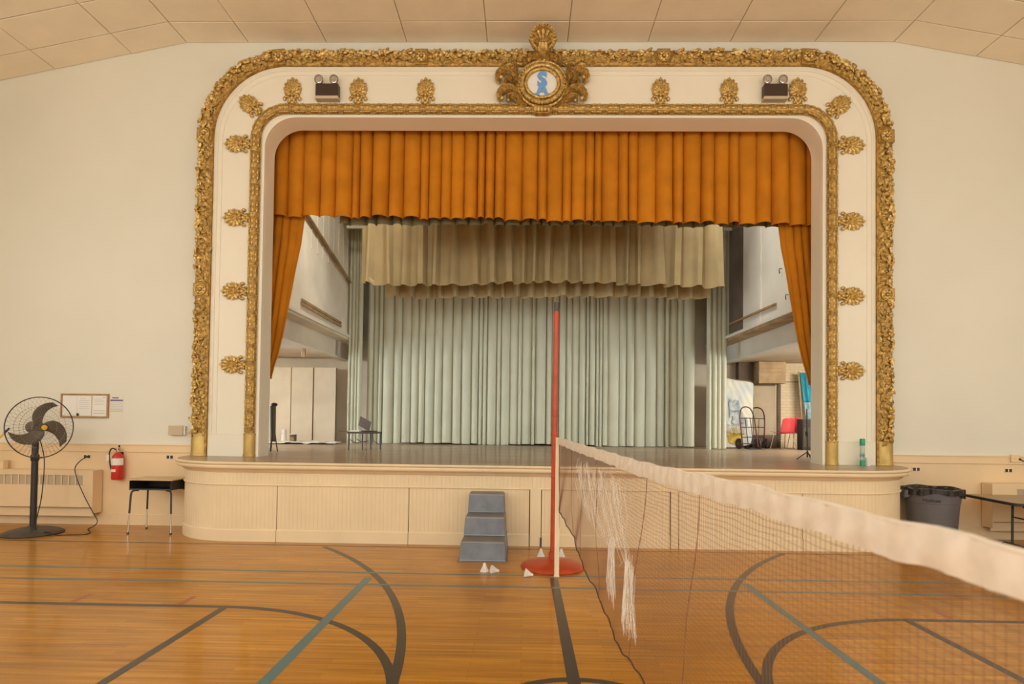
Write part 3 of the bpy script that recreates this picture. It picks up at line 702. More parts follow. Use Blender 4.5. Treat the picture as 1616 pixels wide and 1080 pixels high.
for sx in (-1, 1):
    MB().lathe([(0.094, 0.003), (0.094, 0.03), (0.088, 0.035), (0.088, 0.335), (0.095, 0.34), (0.095, 0.352), (0.0, 0.353)], 20, Matrix.Translation((CX+sx*4.352, 0.0, STG)) @ Matrix.Diagonal((1, 0.85, 1, 1)), PI, 2*PI).build('sleeve', M_BRASS, roll, smooth=40)

# palmettes: local Y points away from the roll, Z out of the wall
def petal(mb, base, ang, L, w, h):
    """one broad fluted lobe with a rounded end"""
    T = Matrix.Translation(base) @ Matrix.Rotation(-ang, 4, 'Z'); vs = []
    R_T = ((0, 0.25, 0.5), (0.22, 0.42, 0.8), (0.45, 0.65, 1.0), (0.68, 0.90, 1.0), (0.84, 1.0, 0.9), (0.94, 0.80, 0.7), (1.0, 0.35, 0.45))
    for t, ww, hh in R_T:
        ww *= w; hh *= h; y = L*t; vs += [(-ww, y, 0.002), (-ww*0.7, y, hh*0.85), (0, y+(0.016 if t == 1.0 else 0), hh*0.55), (ww*0.7, y, hh*0.85), (ww, y, 0.002)]
    N = len(R_T)
    fs = [(i*5+j, i*5+j+1, i*5+j+6, i*5+j+5) for i in range(N-1) for j in range(4)] + [tuple((N-1)*5+j for j in range(5))]
    mb.add(vs, fs, T)
pal = thing('palmette', 'x', 'ornament', (0, 0, 0), group='gilded palmettes around the stage opening')
b = MB()
b.prism([(math.sin(a)*0.112, 0.215+math.cos(a)*0.135) for a in [2*PI*k/16 for k in range(16)]], 0, 0.012); b.v = [(x, z, y) for x, y, z in b.v]
b.build('backplate', M_GOLD2, pal)
for a, L in ((-1.95, 0.085), (1.95, 0.085), (-1.45, 0.120), (1.45, 0.120), (-1.0, 0.155), (1.0, 0.155), (-0.62, 0.192), (0.62, 0.192), (-0.29, 0.222), (0.29, 0.222), (0, 0.245)):
    q = MB(); petal(q, (0, 0, 0.010+0.004*(1-abs(a)/2)), a, L, 0.034, 0.036); q.build('petal', M_GOLD, pal, loc=(0, 0.155, 0), smooth=50)
for sx in (-1, 1):
    q = MB(); pts = [(sx*(0.02+0.09*t), 0.02+0.10*math.sin(t*2.4), 0.02+0.012*math.sin(t*5)) for t in [k/8 for k in range(9)]]
    q.tube(pts, [0.014, 0.017, 0.019, 0.02, 0.02, 0.02, 0.022, 0.024, 0.02], 7); q.ball((sx*0.115, 0.075, 0.022), 0.030, 8, 5, (1, 1.2, 0.8)); q.build('scroll', M_GOLD, pal, smooth=60)
q = MB().ball((0, 0.085, 0.02), 0.034, 8, 5, (1, 1.1, 0.9)).ball((0, 0.135, 0.016), 0.026, 8, 5)
for sx in (-1, 1): q.ball((sx*0.045, 0.030, 0.014), 0.034, 7, 5, (1, 0.9, 0.7))
q.ball((0, 0.02, 0.012), 0.04, 7, 5, (1, 0.8, 0.6)); q.build('bud_cluster', M_GOLD, pal, smooth=60)
spots = []
for side, sx, zs in (('left', -1, (5.845, 4.71, 3.585, 2.465)), ('right', 1, (5.85, 4.705, 3.585, 2.47))):
    for w, z in zip(('highest', 'second highest', 'second lowest', 'lowest'), zs):
        spots.append((CX+sx*4.435, z, sx*1.0, 0.0, 'gilded palmette on the %s jamb, %s of four there' % (side, w)))
    spots.append((CX+sx*(4.352-0.46+0.40), 6.385-0.46+0.40, sx*0.80, 0.60, 'gilded palmette tilted at the rounded top %s corner of the opening' % side))
for x, w in ((-3.60, 'beside the left emergency light, on its outer side'), (-2.587, 'beside the left emergency light, on its inner side'), (-1.558, 'alone on the top band between the left light and the crest'),
             (1.995, 'alone on the top band between the crest and the right light'), (3.021, 'beside the right emergency light, on its inner side'), (4.042, 'beside the right emergency light, on its outer side')):
    spots.append((x, 6.468, 0, 1, 'upright gilded palmette '+w))
for i, (x, z, tx, tz, lab) in enumerate(spots):
    q = frame_quat((tx, 0, tz), (0, -1, 0))
    o = pal if i == 0 else copy_tree(pal, (0, 0, 0))
    o.location = (x, YP, z); o.rotation_mode = 'QUATERNION'; o.rotation_quaternion = q; o['label'] = lab

# crest over the centre of the arch  (local: X right, Z up, -Y out of the wall)
cr = thing('crest', 'gilded crest with scroll leaves, shell top and a blue monogram medallion', 'crest', (0.208, YP-0.06, 6.72))
ell = lambda rx, rz, n=40: [(rx*math.cos(2*PI*k/n), 0, rz*math.sin(2*PI*k/n)) for k in range(n)]
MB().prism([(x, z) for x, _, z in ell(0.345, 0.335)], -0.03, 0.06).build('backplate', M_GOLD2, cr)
MB().prism([(x, z) for x, _, z in ell(0.235, 0.205)], -0.055, -0.03).build('medallion', M_PAPER, cr, label='white oval medallion')
for rx, rz, r, y in ((0.245, 0.215, 0.026, -0.07), (0.305, 0.28, 0.036, -0.06), (0.365, 0.345, 0.024, -0.045)):
    MB().tube([(a, y, c) for a, _, c in ell(rx, rz)], r, 8, closed=True).build('ring', M_GOLD, cr, smooth=60)
q = MB()
for k in range(44):
    a = 2*PI*k/44; q.ball((0.335*math.cos(a), -0.085, 0.312*math.sin(a)), 0.013, 6, 4)
q.build('beading', M_GOLD, cr, smooth=60, kind='stuff')
TX2 = Matrix.Rotation(PI/2, 4, 'X')
mono = MB()
for s_, sz, dz, dx in (('S', 0.30, -0.035, 0.0), ('A', 0.26, -0.165, 0.0)):
    vs, fs = text_mesh(s_, sz, 0.006, 0.013)
    mono.add([(x*(1.05 if s_ == 'S' else 0.95)+dx, y+dz, z+(0.003 if s_ == 'A' else 0)) for x, y, z in vs], fs, TX2)
mono.box((0, -0.0, 0.175), (0.05, 0.008, 0.03)); mono.box((0, 0, 0.19), (0.025, 0.005, 0.03))
for sx in (-1, 1): mono.box((sx*0.075, 0, -0.155), (0.065, 0.007, 0.024))
mono.v = [(x, y, z-0.005) for x, y, z in mono.v]
mono.build('monogram', M_BLUE, cr, loc=(0, -0.062, 0.0), label='blue interlaced S and A monogram')
def acanthus(name, pts, w):
    """curling leaf along pts in XZ: fluted ribbon of five lobes"""
    P = bez([(x, 0, z) for x, z in pts], 7); N = len(P); mb = MB(); T_ = []
    for i in range(N): T_.append((P[min(i+1, N-1)]-P[max(i-1, 0)]).normalized())
    A = [Vector((-t.z, 0, t.x)) for t in T_]
    vs = []
    for i in range(N):
        t = i/(N-1); ww = w*(0.45+0.75*math.sin(PI*(0.12+0.68*t)))*(1+0.10*math.sin(i*2.1)); lift = 0.03+0.05*math.sin(PI*t)
        for u, h in ((-1, -0.01), (-0.72, 0.022), (-0.38, -0.004), (0, 0.036), (0.38, -0.004), (0.72, 0.022), (1, -0.01)): vs.append(P[i]+A[i]*ww*u+Vector((0, -(lift+h), 0)))
    fs = [(i*7+j, i*7+j+1, i*7+j+8, i*7+j+7) for i in range(N-1) for j in range(6)]
    vs += [Vector((v.x, 0.02, v.z)) for v in vs[0::7]] + [Vector((v.x, 0.02, v.z)) for v in vs[6::7]]
    b1, b2 = 7*N, 8*N
    fs += [(i*7, i*7+7, b1+i+1, b1+i) for i in range(N-1)] + [(i*7+6, i*7+13, b2+i+1, b2+i) for i in range(N-1)]
    e = P[-1]; mb.add(vs, fs); mb.ball((e.x, -0.065, e.z), w*0.72, 9, 6, (1, 0.7, 1))
    return mb.build(name, M_GOLD, cr, smooth=55)
for s_ in (-1, 1):
    acanthus('scroll_leaf', [(s_*0.30, -0.20), (s_*0.36, 0.02), (s_*0.45, 0.17), (s_*0.56, 0.22), (s_*0.65, 0.17), (s_*0.655, 0.09), (s_*0.615, 0.10)], 0.043)
    acanthus('scroll_leaf', [(s_*0.27, -0.26), (s_*0.36, -0.13), (s_*0.47, -0.06), (s_*0.58, -0.07), (s_*0.64, -0.16), (s_*0.60, -0.22)], 0.045)
    acanthus('scroll_leaf', [(s_*0.22, -0.32), (s_*0.33, -0.26), (s_*0.42, -0.19), (s_*0.50, -0.19), (s_*0.50, -0.25)], 0.034)
    acanthus('scroll_leaf', [(s_*0.36, -0.10), (s_*0.385, 0.08), (s_*0.40, 0.20), (s_*0.40, 0.29), (s_*0.365, 0.30)], 0.032)
    acanthus('scroll_leaf', [(s_*0.42, 0.02), (s_*0.48, 0.07), (s_*0.54, 0.06), (s_*0.55, 0.0)], 0.027)
    acanthus('volute', [(s_*0.29, 0.28), (s_*0.22, 0.36), (s_*0.12, 0.41), (s_*0.04, 0.40), (s_*0.03, 0.36)], 0.036)
# shell finial above, leaning out from the wall clear of the ceiling
def lean(mb):
    mb.v = [(x, y-max(0, z-0.34)*0.52-0.03, 0.34+(z-0.34)*0.52 if z > 0.34 else z) for x, y, z in mb.v]; return mb
sh = MB().prism([(x, z+0.735) for x, _, z in ell(0.165, 0.225)], -0.02, 0.045); sh.prism([(-0.09, 0.34), (0.09, 0.34), (0.10, 0.60), (-0.10, 0.60)], -0.01, 0.05); lean(sh).build('finial_plate', M_GOLD2, cr)
q = MB()
for k in range(9):
    a = -1.15+2.3*k/8; L = 0.27*(1-0.16*abs(a)); mbx = MB(); petal(mbx, (0, 0, 0), a, L, 0.030, 0.045)
    q.add([(x, -z-0.02, y+0.62) for x, y, z in mbx.v], mbx.f)
lean(q).build('shell', M_GOLD, cr, smooth=50)
lean(MB().tube([(0.168*math.cos(a), -0.03, 0.735+0.225*math.sin(a)) for a in [2*PI*k/36 for k in range(36)]], 0.030, 8, closed=True)).build('finial_rim', M_GOLD, cr, smooth=60)
q = MB()
for k in range(26):
    a = 2*PI*k/26; q.ball((0.172*math.cos(a), -0.06, 0.735+0.23*math.sin(a)), 0.017, 6, 4)
lean(q).build('finial_beading', M_GOLD, cr, smooth=60, kind='stuff')
q = MB()
for dx in (-0.05, 0, 0.05): q.tube([(dx*0.7, -0.05, 0.64), (dx, -0.065, 0.55), (dx*0.6, -0.05, 0.40)], [0.026, 0.032, 0.018], 7)
lean(q).build('stem_fluting', M_GOLD, cr, smooth=60)
for s_ in (-1, 1): acanthus('volute', [(s_*0.10, 0.36), (s_*0.14, 0.40), (s_*0.20, 0.41), (s_*0.23, 0.38), (s_*0.20, 0.35)], 0.03)
# pendant below
q = MB().prism([(-0.15, -0.33), (0.15, -0.33), (0.155, -0.42), (0.09, -0.445), (-0.09, -0.445), (-0.155, -0.42)], -0.06, 0.05); q.build('pendant_plate', M_GOLD2, cr, bevel=0.01)
q = MB()
for dx in (-0.10, -0.05, 0, 0.05, 0.10): q.ball((dx, -0.075, -0.385), 0.036, 8, 5, (0.9, 0.8, 1.5))
for dx in (-0.16, -0.08, 0, 0.08, 0.16): q.ball((dx*0.9, -0.085, -0.30+abs(dx)*0.2), 0.030, 8, 5)
q.build('pendant_lobes', M_GOLD, cr, smooth=60)

# twin-head emergency lights
def emergency(x, label):
    t = thing('emergency_light', label, 'light', (x, YP, 6.48), group='twin headed emergency lights')
    MB().box((0, -0.055, 0.155), (0.345, 0.11, 0.19)).build('battery_box', M_BROWN, t, bevel=0.008)
    MB().box((0, -0.055, 0.038), (0.355, 0.12, 0.045)).build('base_strip', M_TAN, t, bevel=0.006)
    for sx in (-0.125, 0.105):
        h = MB().tube([(sx, -0.05, 0.245), (sx, -0.055, 0.275)], 0.014, 8); T = Matrix.Translation((sx, -0.07, 0.32)) @ Matrix.Rotation(PI/2+0.12, 4, 'X')
        h.lathe([(0.001, -0.06), (0.03, -0.055), (0.052, -0.025), (0.064, 0.02), (0.066, 0.04), (0.058, 0.042)], 18, T)
        l = h.build('lamp_head', M_WHITE, t, smooth=45)
        MB().lathe([(0.0005, 0.036), (0.02, 0.040), (0.045, 0.040), (0.058, 0.036)], 16, T).build('lens', M_GLASS, l, smooth=60)
        MB().lathe([(0.056, 0.034), (0.062, 0.046), (0.068, 0.036)], 18, T).build('rim', M_DARK, l, smooth=60)
    return t
emergency(-3.042, 'dark emergency light with two round lamps, left of the crest'); emergency(3.684, 'dark emergency light with two round lamps, right of the crest')

# ------------------------------------------------------------------ things in the hall
# pedestal fan
fx, fy = -6.86, 8.06
fan = thing('pedestal_fan', 'big dark pedestal fan with wire guard on round base, left of the notice board', 'fan', (fx, fy, 0))
MB().lathe([(0.0, 0.0), (0.355, 0.0), (0.362, 0.015), (0.35, 0.03), (0.28, 0.06), (0.18, 0.085), (0.09, 0.10), (0.05, 0.115), (0.0, 0.115)], 32).build('base', M_DARK, fan, smooth=40)
MB().tube([(0, 0, 0.10), (0, 0, 1.36)], 0.040, 14).build('pole', M_BLACK, fan, smooth=40)
MB().lathe([(0.045, 1.02), (0.052, 1.03), (0.052, 1.10), (0.045, 1.11)], 14).tube([(0.05, 0, 1.065), (0.10, 0, 1.065)], 0.012, 8).build('height_collar', M_BLACK, fan, smooth=40)
MB().lathe([(0.0, 0.0), (0.05, 0.0), (0.05, 0.06), (0.0, 0.06)], 14, Matrix.Translation((0, 0, 1.33))).bar((0, 0, 1.36), (0, 0, 1.50), 0.06, 0.04).build('yoke', M_BLACK, fan, bevel=0.004)
FA = math.radians(68)          # facing: turned from the hall towards +X
HT = Matrix.Translation((0.09, -0.03, 1.49)) @ Matrix.Rotation(FA, 4, 'Z') @ Matrix.Rotation(PI/2, 4, 'X')    # local Z = facing
q = MB().lathe([(0.0, -0.24), (0.055, -0.235), (0.085, -0.20), (0.09, -0.06), (0.07, -0.03), (0.0, -0.02)], 20, HT); q.build('motor', M_FANG, fan, smooth=40)
RG = 0.425
def wires(zf, name):
    q = MB()
    for k in range(44):
        a = 2*PI*k/44; pts = []
        for i in range(7):
            t = i/6; r = 0.055+(RG-0.055)*t; aa = a+0.22*t*(1 if zf > 0 else -1)
            pts.append(HT @ Vector((r*math.cos(aa), r*math.sin(aa), zf*(1-t**2.2)+0.0)))
        q.tube(pts, 0.0013, 4, cap=False)
    for r in (0.16, 0.29):
        z = zf*(1-((r-0.055)/(RG-0.055))**2.2); q.tube([HT @ Vector((r*math.cos(2*PI*k/36), r*math.sin(2*PI*k/36), z)) for k in range(36)], 0.0022, 4, closed=True)
    return q.build(name, M_WIRE, fan, kind='stuff')
wires(0.10, 'front_guard_wires'); wires(-0.10, 'rear_guard_wires')
MB().tube([HT @ Vector((RG*math.cos(2*PI*k/48), RG*math.sin(2*PI*k/48), 0)) for k in range(48)], 0.0075, 8, closed=True).build('guard_rim', M_DARK, fan, smooth=60)
MB().lathe([(0.0, 0.105), (0.034, 0.10), (0.037, 0.09), (0.0, 0.088)], 18, HT).build('guard_badge', M_YELLOW, fan, smooth=40, label='yellow centre badge')
MB().lathe([(0.0, 0.03), (0.05, 0.025), (0.055, -0.02), (0.0, -0.022)], 16, HT).build('hub', M_FANG, fan, smooth=40)
for ang in (116, 250, 14):
    q = MB(); T = HT @ Matrix.Rotation(math.radians(ang), 4, 'Z'); vs = []; N = 12
    for i in range(N+1):
        t = i/N; r = 0.035+0.345*t; sweepa = -0.95*t**1.4; w = 0.050+0.105*math.sin(PI*min(1, 0.10+0.78*t))*(1 if t < 0.92 else 0.75)
        c, s_ = math.cos(sweepa), math.sin(sweepa)
        for u in (-1, -0.33, 0.33, 1):
            dx, dy = -s_*w*u*0.62, c*w*u*0.62; vs.append((r*c+dx, r*s_+dy, 0.03*u*(1-0.4*t)+0.008*u*u))
    fs = [(i*4+j, i*4+j+1, i*4+j+5, i*4+j+4) for i in range(N) for j in range(3)]
    q.add(vs, fs, T); b = q.build('blade', M_FANG, fan, smooth=50); m_ = b.modifiers.new('thick', 'SOLIDIFY'); m_.thickness = 0.003
cw = bez([(0.03, 0.05, 1.3), (0.06, 0.09, 1.0), (0.05, 0.07, 0.5), (0.14, -0.12, 0.10), (0.32, -0.12, 0.045), (0.42, -0.10, 0.006), (0.60, -0.06, 0.006), (0.74, -0.03, 0.006), (0.74, 0.10, 0.006), (0.60, 0.26, 0.006), (0.50, 0.38, 0.006), (0.50, 0.50, 0.03), (0.53, 0.52, 0.10), (0.46, 0.50, 0.25), (0.34, 0.50, 0.46), (0.22, 0.50, 0.72), (0.14, 0.56, 0.88), (0.13, 0.68, 0.98), (0.18, 0.745, 1.035)], 6)
MB().tube(cw, 0.0065, 6).build('power_cord', M_CORD, fan, smooth=60)
MB().box((0.19, 0.752, 1.035), (0.03, 0.035, 0.026)).build('plug', M_CORD, fan, bevel=0.004)

# yellow broom handle leaning in from the left
br = thing('broom', 'yellow broom handle with black tip leaning in from the left edge', 'broom', (-8.85, 8.30, 0))
MB().tube([(0.03, 0.02, 0.06), (1.10, 0.26, 1.40)], 0.014, 8).build('handle', M_YELLOW, br, smooth=40)
MB().tube([(1.09, 0.258, 1.39), (1.15, 0.271, 1.46)], 0.016, 8).build('grip', M_BLACK, br, smooth=40)
MB().box((0.0, 0, 0.09), (0.08, 0.34, 0.05)).build('head', M_BLACK, br, bevel=0.008)
q = MB()
for i in range(14):
    for j in range(3): q.tube([(-0.02+0.02*j, -0.15+0.023*i, 0.07), (-0.025+0.026*j, -0.155+0.024*i, 0.0)], 0.004, 4)
q.build('bristles', M_BLACK, br, kind='stuff')

# notice board
nb = thing('notice_board', 'oak framed notice board with three white sheets, left of the flyer', 'notice board', (-6.765, YW, 1.815))
MB().box((0, -0.008, 0), (0.72, 0.016, 0.36)).build('cork_panel', M_CORK, nb)
for c, d in (((0, -0.014, 0.175), (0.745, 0.028, 0.022)), ((0, -0.014, -0.175), (0.745, 0.028, 0.022)), ((-0.362, -0.014, 0), (0.022, 0.028, 0.33)), ((0.362, -0.014, 0), (0.022, 0.028, 0.33))):
    MB().box(c, d).build('frame_rail', M_WOOD, nb, bevel=0.003)
for k, (x, w, h, n) in enumerate(((-0.232, 0.225, 0.31, 0), (-0.005, 0.222, 0.31, 6), (0.232, 0.222, 0.315, 5))):
    s = MB().box((x, -0.018, 0.0), (w, 0.002, h)).build('sheet', M_PAPER, nb)
    q = MB()
    for i in range(n): q.box((x+(0.0 if i else -0.02), -0.0192, 0.11-i*(0.030 if k == 1 else 0.022)), (w*(0.45 if i == 0 else 0.74), 0.0006, 0.004))
    if k == 2: q.box((x, -0.0192, -0.075), (w*0.8, 0.0006, 0.009)).box((x, -0.0192, -0.115), (w*0.8, 0.0006, 0.009)).box((x+0.07, -0.0192, 0.13), (0.04, 0.0006, 0.012))
    if n or k == 2: q.build('print', M_INK, s, kind='stuff')
MB().ball((-0.10, -0.025, -0.135), 0.022, 10, 6, (1, 0.5, 1)).build('push_knob', M_BROWN, nb, smooth=60)
# flyer
fy_ = thing('flyer', 'white flyer with purple heading taped on the wall beside the notice board', 'flyer', (-6.275, YW, 1.835))
MB().box((0, -0.002, 0), (0.215, 0.003, 0.27)).build('sheet', M_WALL, fy_)
q = MB().box((-0.02, -0.004, 0.108), (0.10, 0.001, 0.018)).box((0.0, -0.004, 0.07), (0.195, 0.001, 0.022)); q.build('heading', M_PURPLE, fy_, kind='stuff')
q = MB()
for i in range(6): q.box((0.0, -0.004, 0.03-i*0.026), (0.19, 0.001, 0.004 if i < 4 else 0.008))
q.build('print', M_INK, fy_, kind='stuff')
# wall cover box
wb = thing('wall_box', 'tan metal cover box on the wall left of the gilded garland', 'wall box', (-5.30, YW, 1.455))
MB().box((-0.015, -0.03, 0), (0.225, 0.06, 0.145)).build('cover', M_TAN, wb, bevel=0.006); MB().box((0.115, -0.025, 0), (0.03, 0.05, 0.135)).build('hinge_side', M_LOFTR, wb, bevel=0.004)
MB().tube([(0.13, -0.02, -0.02), (0.17, -0.015, -0.01), (0.21, -0.015, 0.0)], 0.006, 6).build('conduit', M_WHITE, wb)
# outlets
def outlet(x, z, label):
    t = thing('outlet', label, 'outlet', (x, YW-0.014, z), group='wall outlets')
    MB().box((0, -0.004, 0), (0.115, 0.008, 0.075)).build('cover_plate', M_PEACH, t, bevel=0.003)
    for sx in (-0.028, 0.028): MB().box((sx, -0.009, 0.0), (0.040, 0.006, 0.046)).build('socket', M_BLACK, t, bevel=0.004)
    MB().box((0, -0.010, 0), (0.012, 0.004, 0.03)).build('strap', M_LABEL, t)
outlet(-5.415, 1.045, 'dark wall outlet above the school desk'); outlet(-6.70, 1.035, 'wall outlet the fan is plugged into')
outlet(5.85, 1.02, 'dark wall outlet above the grey trash can'); outlet(7.20, 1.02, 'dark wall outlet above the folding table')
# radiator covers
def radiator(x0, x1, label, vent0, vent1, n):
    cx, w = (x0+x1)/2, x1-x0
    t = thing('radiator_cover', label, 'radiator cover', (cx, YW-0.03, 0), group='peach radiator covers')
    MB().box((0, -0.10, 0.832), (w, 0.20, 0.016)).build('top_panel', M_PEACH, t, bevel=0.003)
    for sx in (-1, 1): MB().box((sx*(w/2-0.006), -0.10, 0.51), (0.012, 0.199, 0.63)).build('side_panel', M_PEACH, t, bevel=0.002)
    q = MB(); yf = -0.194; a, b = vent0-cx, vent1-cx; pw = (b-a)/n
    q.box((0, yf, 0.795), (w-0.024, 0.012, 0.06)); q.box((0, yf, 0.455), (w-0.024, 0.012, 0.33))
    q.box(((-w/2+0.012+a)/2, yf, 0.693), (a+w/2-0.012, 0.012, 0.146)); q.box(((b+w/2-0.012)/2, yf, 0.693), (w/2-0.012-b, 0.012, 0.146))
    for i in range(1, n): q.box((a+pw*i, yf, 0.693), (0.018, 0.012, 0.146))
    q.build('front_panel', M_PEACH, t, bevel=0.002)
    for i in range(n):
        g = MB().box((a+pw*(i+0.5), yf+0.012, 0.693), (pw-0.012, 0.004, 0.146))
        for k in range(5): g.box((a+pw*(i+0.5), yf+0.006, 0.64+k*0.027), (pw-0.018, 0.006, 0.006))
        g.build('vent_grille', M_TAN, t)
    MB().box((0, yf+0.05, 0.22), (w-0.03, 0.012, 0.14)).build('toe_panel', M_PEACH, t); MB().box((0, yf+0.006, 0.288), (w-0.03, 0.03, 0.008)).build('lip', M_SLAT, t)
radiator(-9.2, -6.445, 'peach radiator cover on the wall behind the pedestal fan', -9.0, -6.60, 22)
radiator(6.80, 9.5, 'peach radiator cover on the wall behind the folding table', 7.15, 9.3, 20)
tag(MB().box((0, 0, 0.06), (0.10, 0.09, 0.12)).box((0, 0, 0.125), (0.12, 0.11, 0.012)).build('pipe_cover', M_PEACH, None, (-7.93, YW-0.12, 0.84), bevel=0.004), 'small peach pipe cover standing on the left radiator cover', 'pipe cover')
# fire extinguisher
ex = thing('fire_extinguisher', 'red fire extinguisher with white label hung on the wall by the desk', 'fire extinguisher', (-6.165, YW-0.10, 0.70))
MB().lathe([(0.0, 0.0), (0.068, 0.0), (0.075, 0.01), (0.075, 0.285), (0.066, 0.325), (0.04, 0.36), (0.022, 0.375), (0.0, 0.375)], 22).build('cylinder', M_RED, ex, smooth=40)
MB().lathe([(0.0765, 0.20), (0.0765, 0.295)], 18, None, PI*0.98, PI*2.02).build('label_band', M_LABEL, ex, smooth=60, label='white instruction label')
MB().lathe([(0.0768, 0.11), (0.0768, 0.145)], 12, None, PI*1.05, PI*1.6).build('small_label', M_LABEL, ex, smooth=60, label='small white label')
MB().lathe([(0.02, 0.37), (0.024, 0.385), (0.024, 0.41), (0.016, 0.42), (0.0, 0.42)], 14).box((0, 0, 0.425), (0.03, 0.05, 0.03)).build('valve', M_CHROME, ex, smooth=30)
MB().bar((0, 0.02, 0.445), (0.065, -0.07, 0.475), 0.02, 0.006).bar((0, 0.02, 0.425), (0.06, -0.065, 0.42), 0.02, 0.006).build('handle', M_BLACK, ex)
MB().tube(bez([(-0.01, -0.02, 0.41), (-0.05, -0.05, 0.43), (-0.085, -0.05, 0.36), (-0.088, -0.03, 0.22), (-0.085, 0, 0.12)], 6), 0.009, 8).build('hose', M_BLACK, ex, smooth=60)
MB().box((-0.10, -0.06, 0.30), (0.035, 0.002, 0.085)).build('tag', M_LABEL, ex)
MB().box((0, 0.078, 0.25), (0.05, 0.03, 0.36)).build('bracket', M_BLACK, ex)
ex.scale = (1.1, 1.1, 1.1)
# school desk
dk = thing('school_desk', 'open front school desk with chrome tipped legs beside the stage', 'desk', (-5.27, 8.36, 0))
MB().box((0, 0, 0.765), (0.66, 0.47, 0.018)).build('top', M_DESKTOP, dk, bevel=0.006)
q = MB().box((0, 0.0, 0.624), (0.60, 0.42, 0.008)).box((-0.296, 0, 0.685), (0.008, 0.42, 0.13)).box((0.296, 0, 0.685), (0.008, 0.42, 0.13)).box((0, 0.206, 0.685), (0.60, 0.008, 0.13)); q.build('book_box', M_BLACK, dk, bevel=0.002)
MB().box((0, -0.21, 0.63), (0.60, 0.012, 0.02)).build('box_lip', M_DARK, dk, bevel=0.003)
for sx in (-1, 1):
    for sy in (-1, 1):
        pts = bez([(sx*0.20, sy*0.15, 0.612), (sx*0.255, sy*0.17, 0.608), (sx*0.285, sy*0.185, 0.57), (sx*0.292, sy*0.19, 0.45), (sx*0.298, sy*0.197, 0.29)], 5)
        l = MB().tube(pts, 0.0135, 8).build('leg', M_DARK, dk, smooth=50)
        MB().tube([(sx*0.298, sy*0.197, 0.31), (sx*0.306, sy*0.205, 0.02)], 0.010, 8).build('chrome_tip', M_CHROME, l, smooth=50)
        MB().lathe([(0.0, 0), (0.017, 0), (0.018, 0.012), (0.011, 0.025), (0, 0.025)], 10, Matrix.Translation((sx*0.306, sy*0.205, 0))).build('glide', M_DARK, l, smooth=40)
# foam steps
st = thing('foam_steps', 'slate blue vinyl three step foam stair standing against the stage', 'steps', (-0.47, 7.32, 0))
S = [(-0.45, -0.27, 0.0), (-0.42, -0.27, 0.232), (-0.13, -0.11, 0.232)]
def slab(y0b, y0t, y1, z0, z1, wb, wt):
    return [(-wb/2, y0b, z0), (wb/2, y0b, z0), (wb/2, y1, z0), (-wb/2, y1, z0), (-wt/2, y0t, z1), (wt/2, y0t, z1), (wt/2, y1, z1), (-wt/2, y1, z1)]
BF = [(3, 2, 1, 0), (4, 5, 6, 7), (0, 1, 5, 4), (1, 2, 6, 5), (2, 3, 7, 6), (3, 0, 4, 7)]
steps = ((-0.455, -0.425, 0.0, 0.235, 0.555, 0.520), (-0.135, -0.110, 0.235, 0.475, 0.515, 0.485), (0.165, 0.185, 0.475, 0.722, 0.475, 0.450))
for k, (yb, yt, z0, z1, wb, wt) in enumerate(steps):
    bl = MB().add(slab(yb, yt, 0.42, z0+0.001, z1, wb, wt), BF).build('step', M_CUSH, st, bevel=0.012)
    yn = steps[k+1][0] if k < 2 else 0.42
    MB().add(slab(yt+0.018, yt+0.018, yn-0.004, z1-0.004, z1+0.006, wt-0.012, wt-0.014), BF).build('tread', M_GREYV, bl, bevel=0.003)
    q = MB().tube([(-wt/2+0.006, yt-0.002, z1-0.012), (wt/2-0.006, yt-0.002, z1-0.012)], 0.006, 6).tube([(-wb/2+0.008, yb-0.003, z0+0.022), (wb/2-0.008, yb-0.003, z0+0.022)], 0.005, 6)
    q.build('seam_piping', M_PIPING, bl, smooth=60)
MB().add([(-0.30, -0.475, 0.0), (0.30, -0.475, 0.0), (0.285, 0.42, 0.0), (-0.285, 0.42, 0.0), (-0.30, -0.475, 0.012), (0.30, -0.475, 0.012), (0.285, 0.42, 0.012), (-0.285, 0.42, 0.012)], BF).build('skirt', M_GREYV, st, bevel=0.004)
# red post and base
px, py = 0.345, 6.70
po = thing('net_standard', 'tall orange red steel pole on a round domed base', 'pole', (px, py, 0))
MB().lathe([(0.0, 0.0), (0.355, 0.0), (0.362, 0.012), (0.355, 0.026), (0.30, 0.050), (0.20, 0.075), (0.10, 0.092), (0.05, 0.10), (0.0, 0.102)], 40).build('base', M_REDPOST, po, smooth=40)
MB().tube([(0, 0, 0.09), (0.006, 0, 1.55), (0.012, 0, 2.93)], 0.031, 16).build('pole', M_REDPOST, po, smooth=40)
MB().lathe([(0.036, 0.09), (0.048, 0.10), (0.046, 0.17), (0.036, 0.18)], 16).build('socket', M_REDPOST, po, smooth=40)
MB().tube([(0.012, 0, 2.92), (0.0125, 0, 3.035)], 0.028, 14).build('cap', M_DARK, po, smooth=40, label='dark grey upper end of the pole')
for z in (1.02, 1.50, 1.72): MB().lathe([(0.033, z), (0.036, z+0.006), (0.036, z+0.018), (0.033, z+0.024)], 14, Matrix.Translation((0.006*z/1.5, 0, 0))).build('clamp_ring', M_REDPOST, po, smooth=40)
# pale wooden net post in front of it
tag(MB().box((0, 0, 0.745), (0.050, 0.028, 1.49)).box((0, 0, 0.006), (0.06, 0.05, 0.012)).build('net_post', M_POSTW, None, (0.368, 6.30, 0), bevel=0.004), 'pale flat wooden post in front of the red pole, holding the net end', 'post')
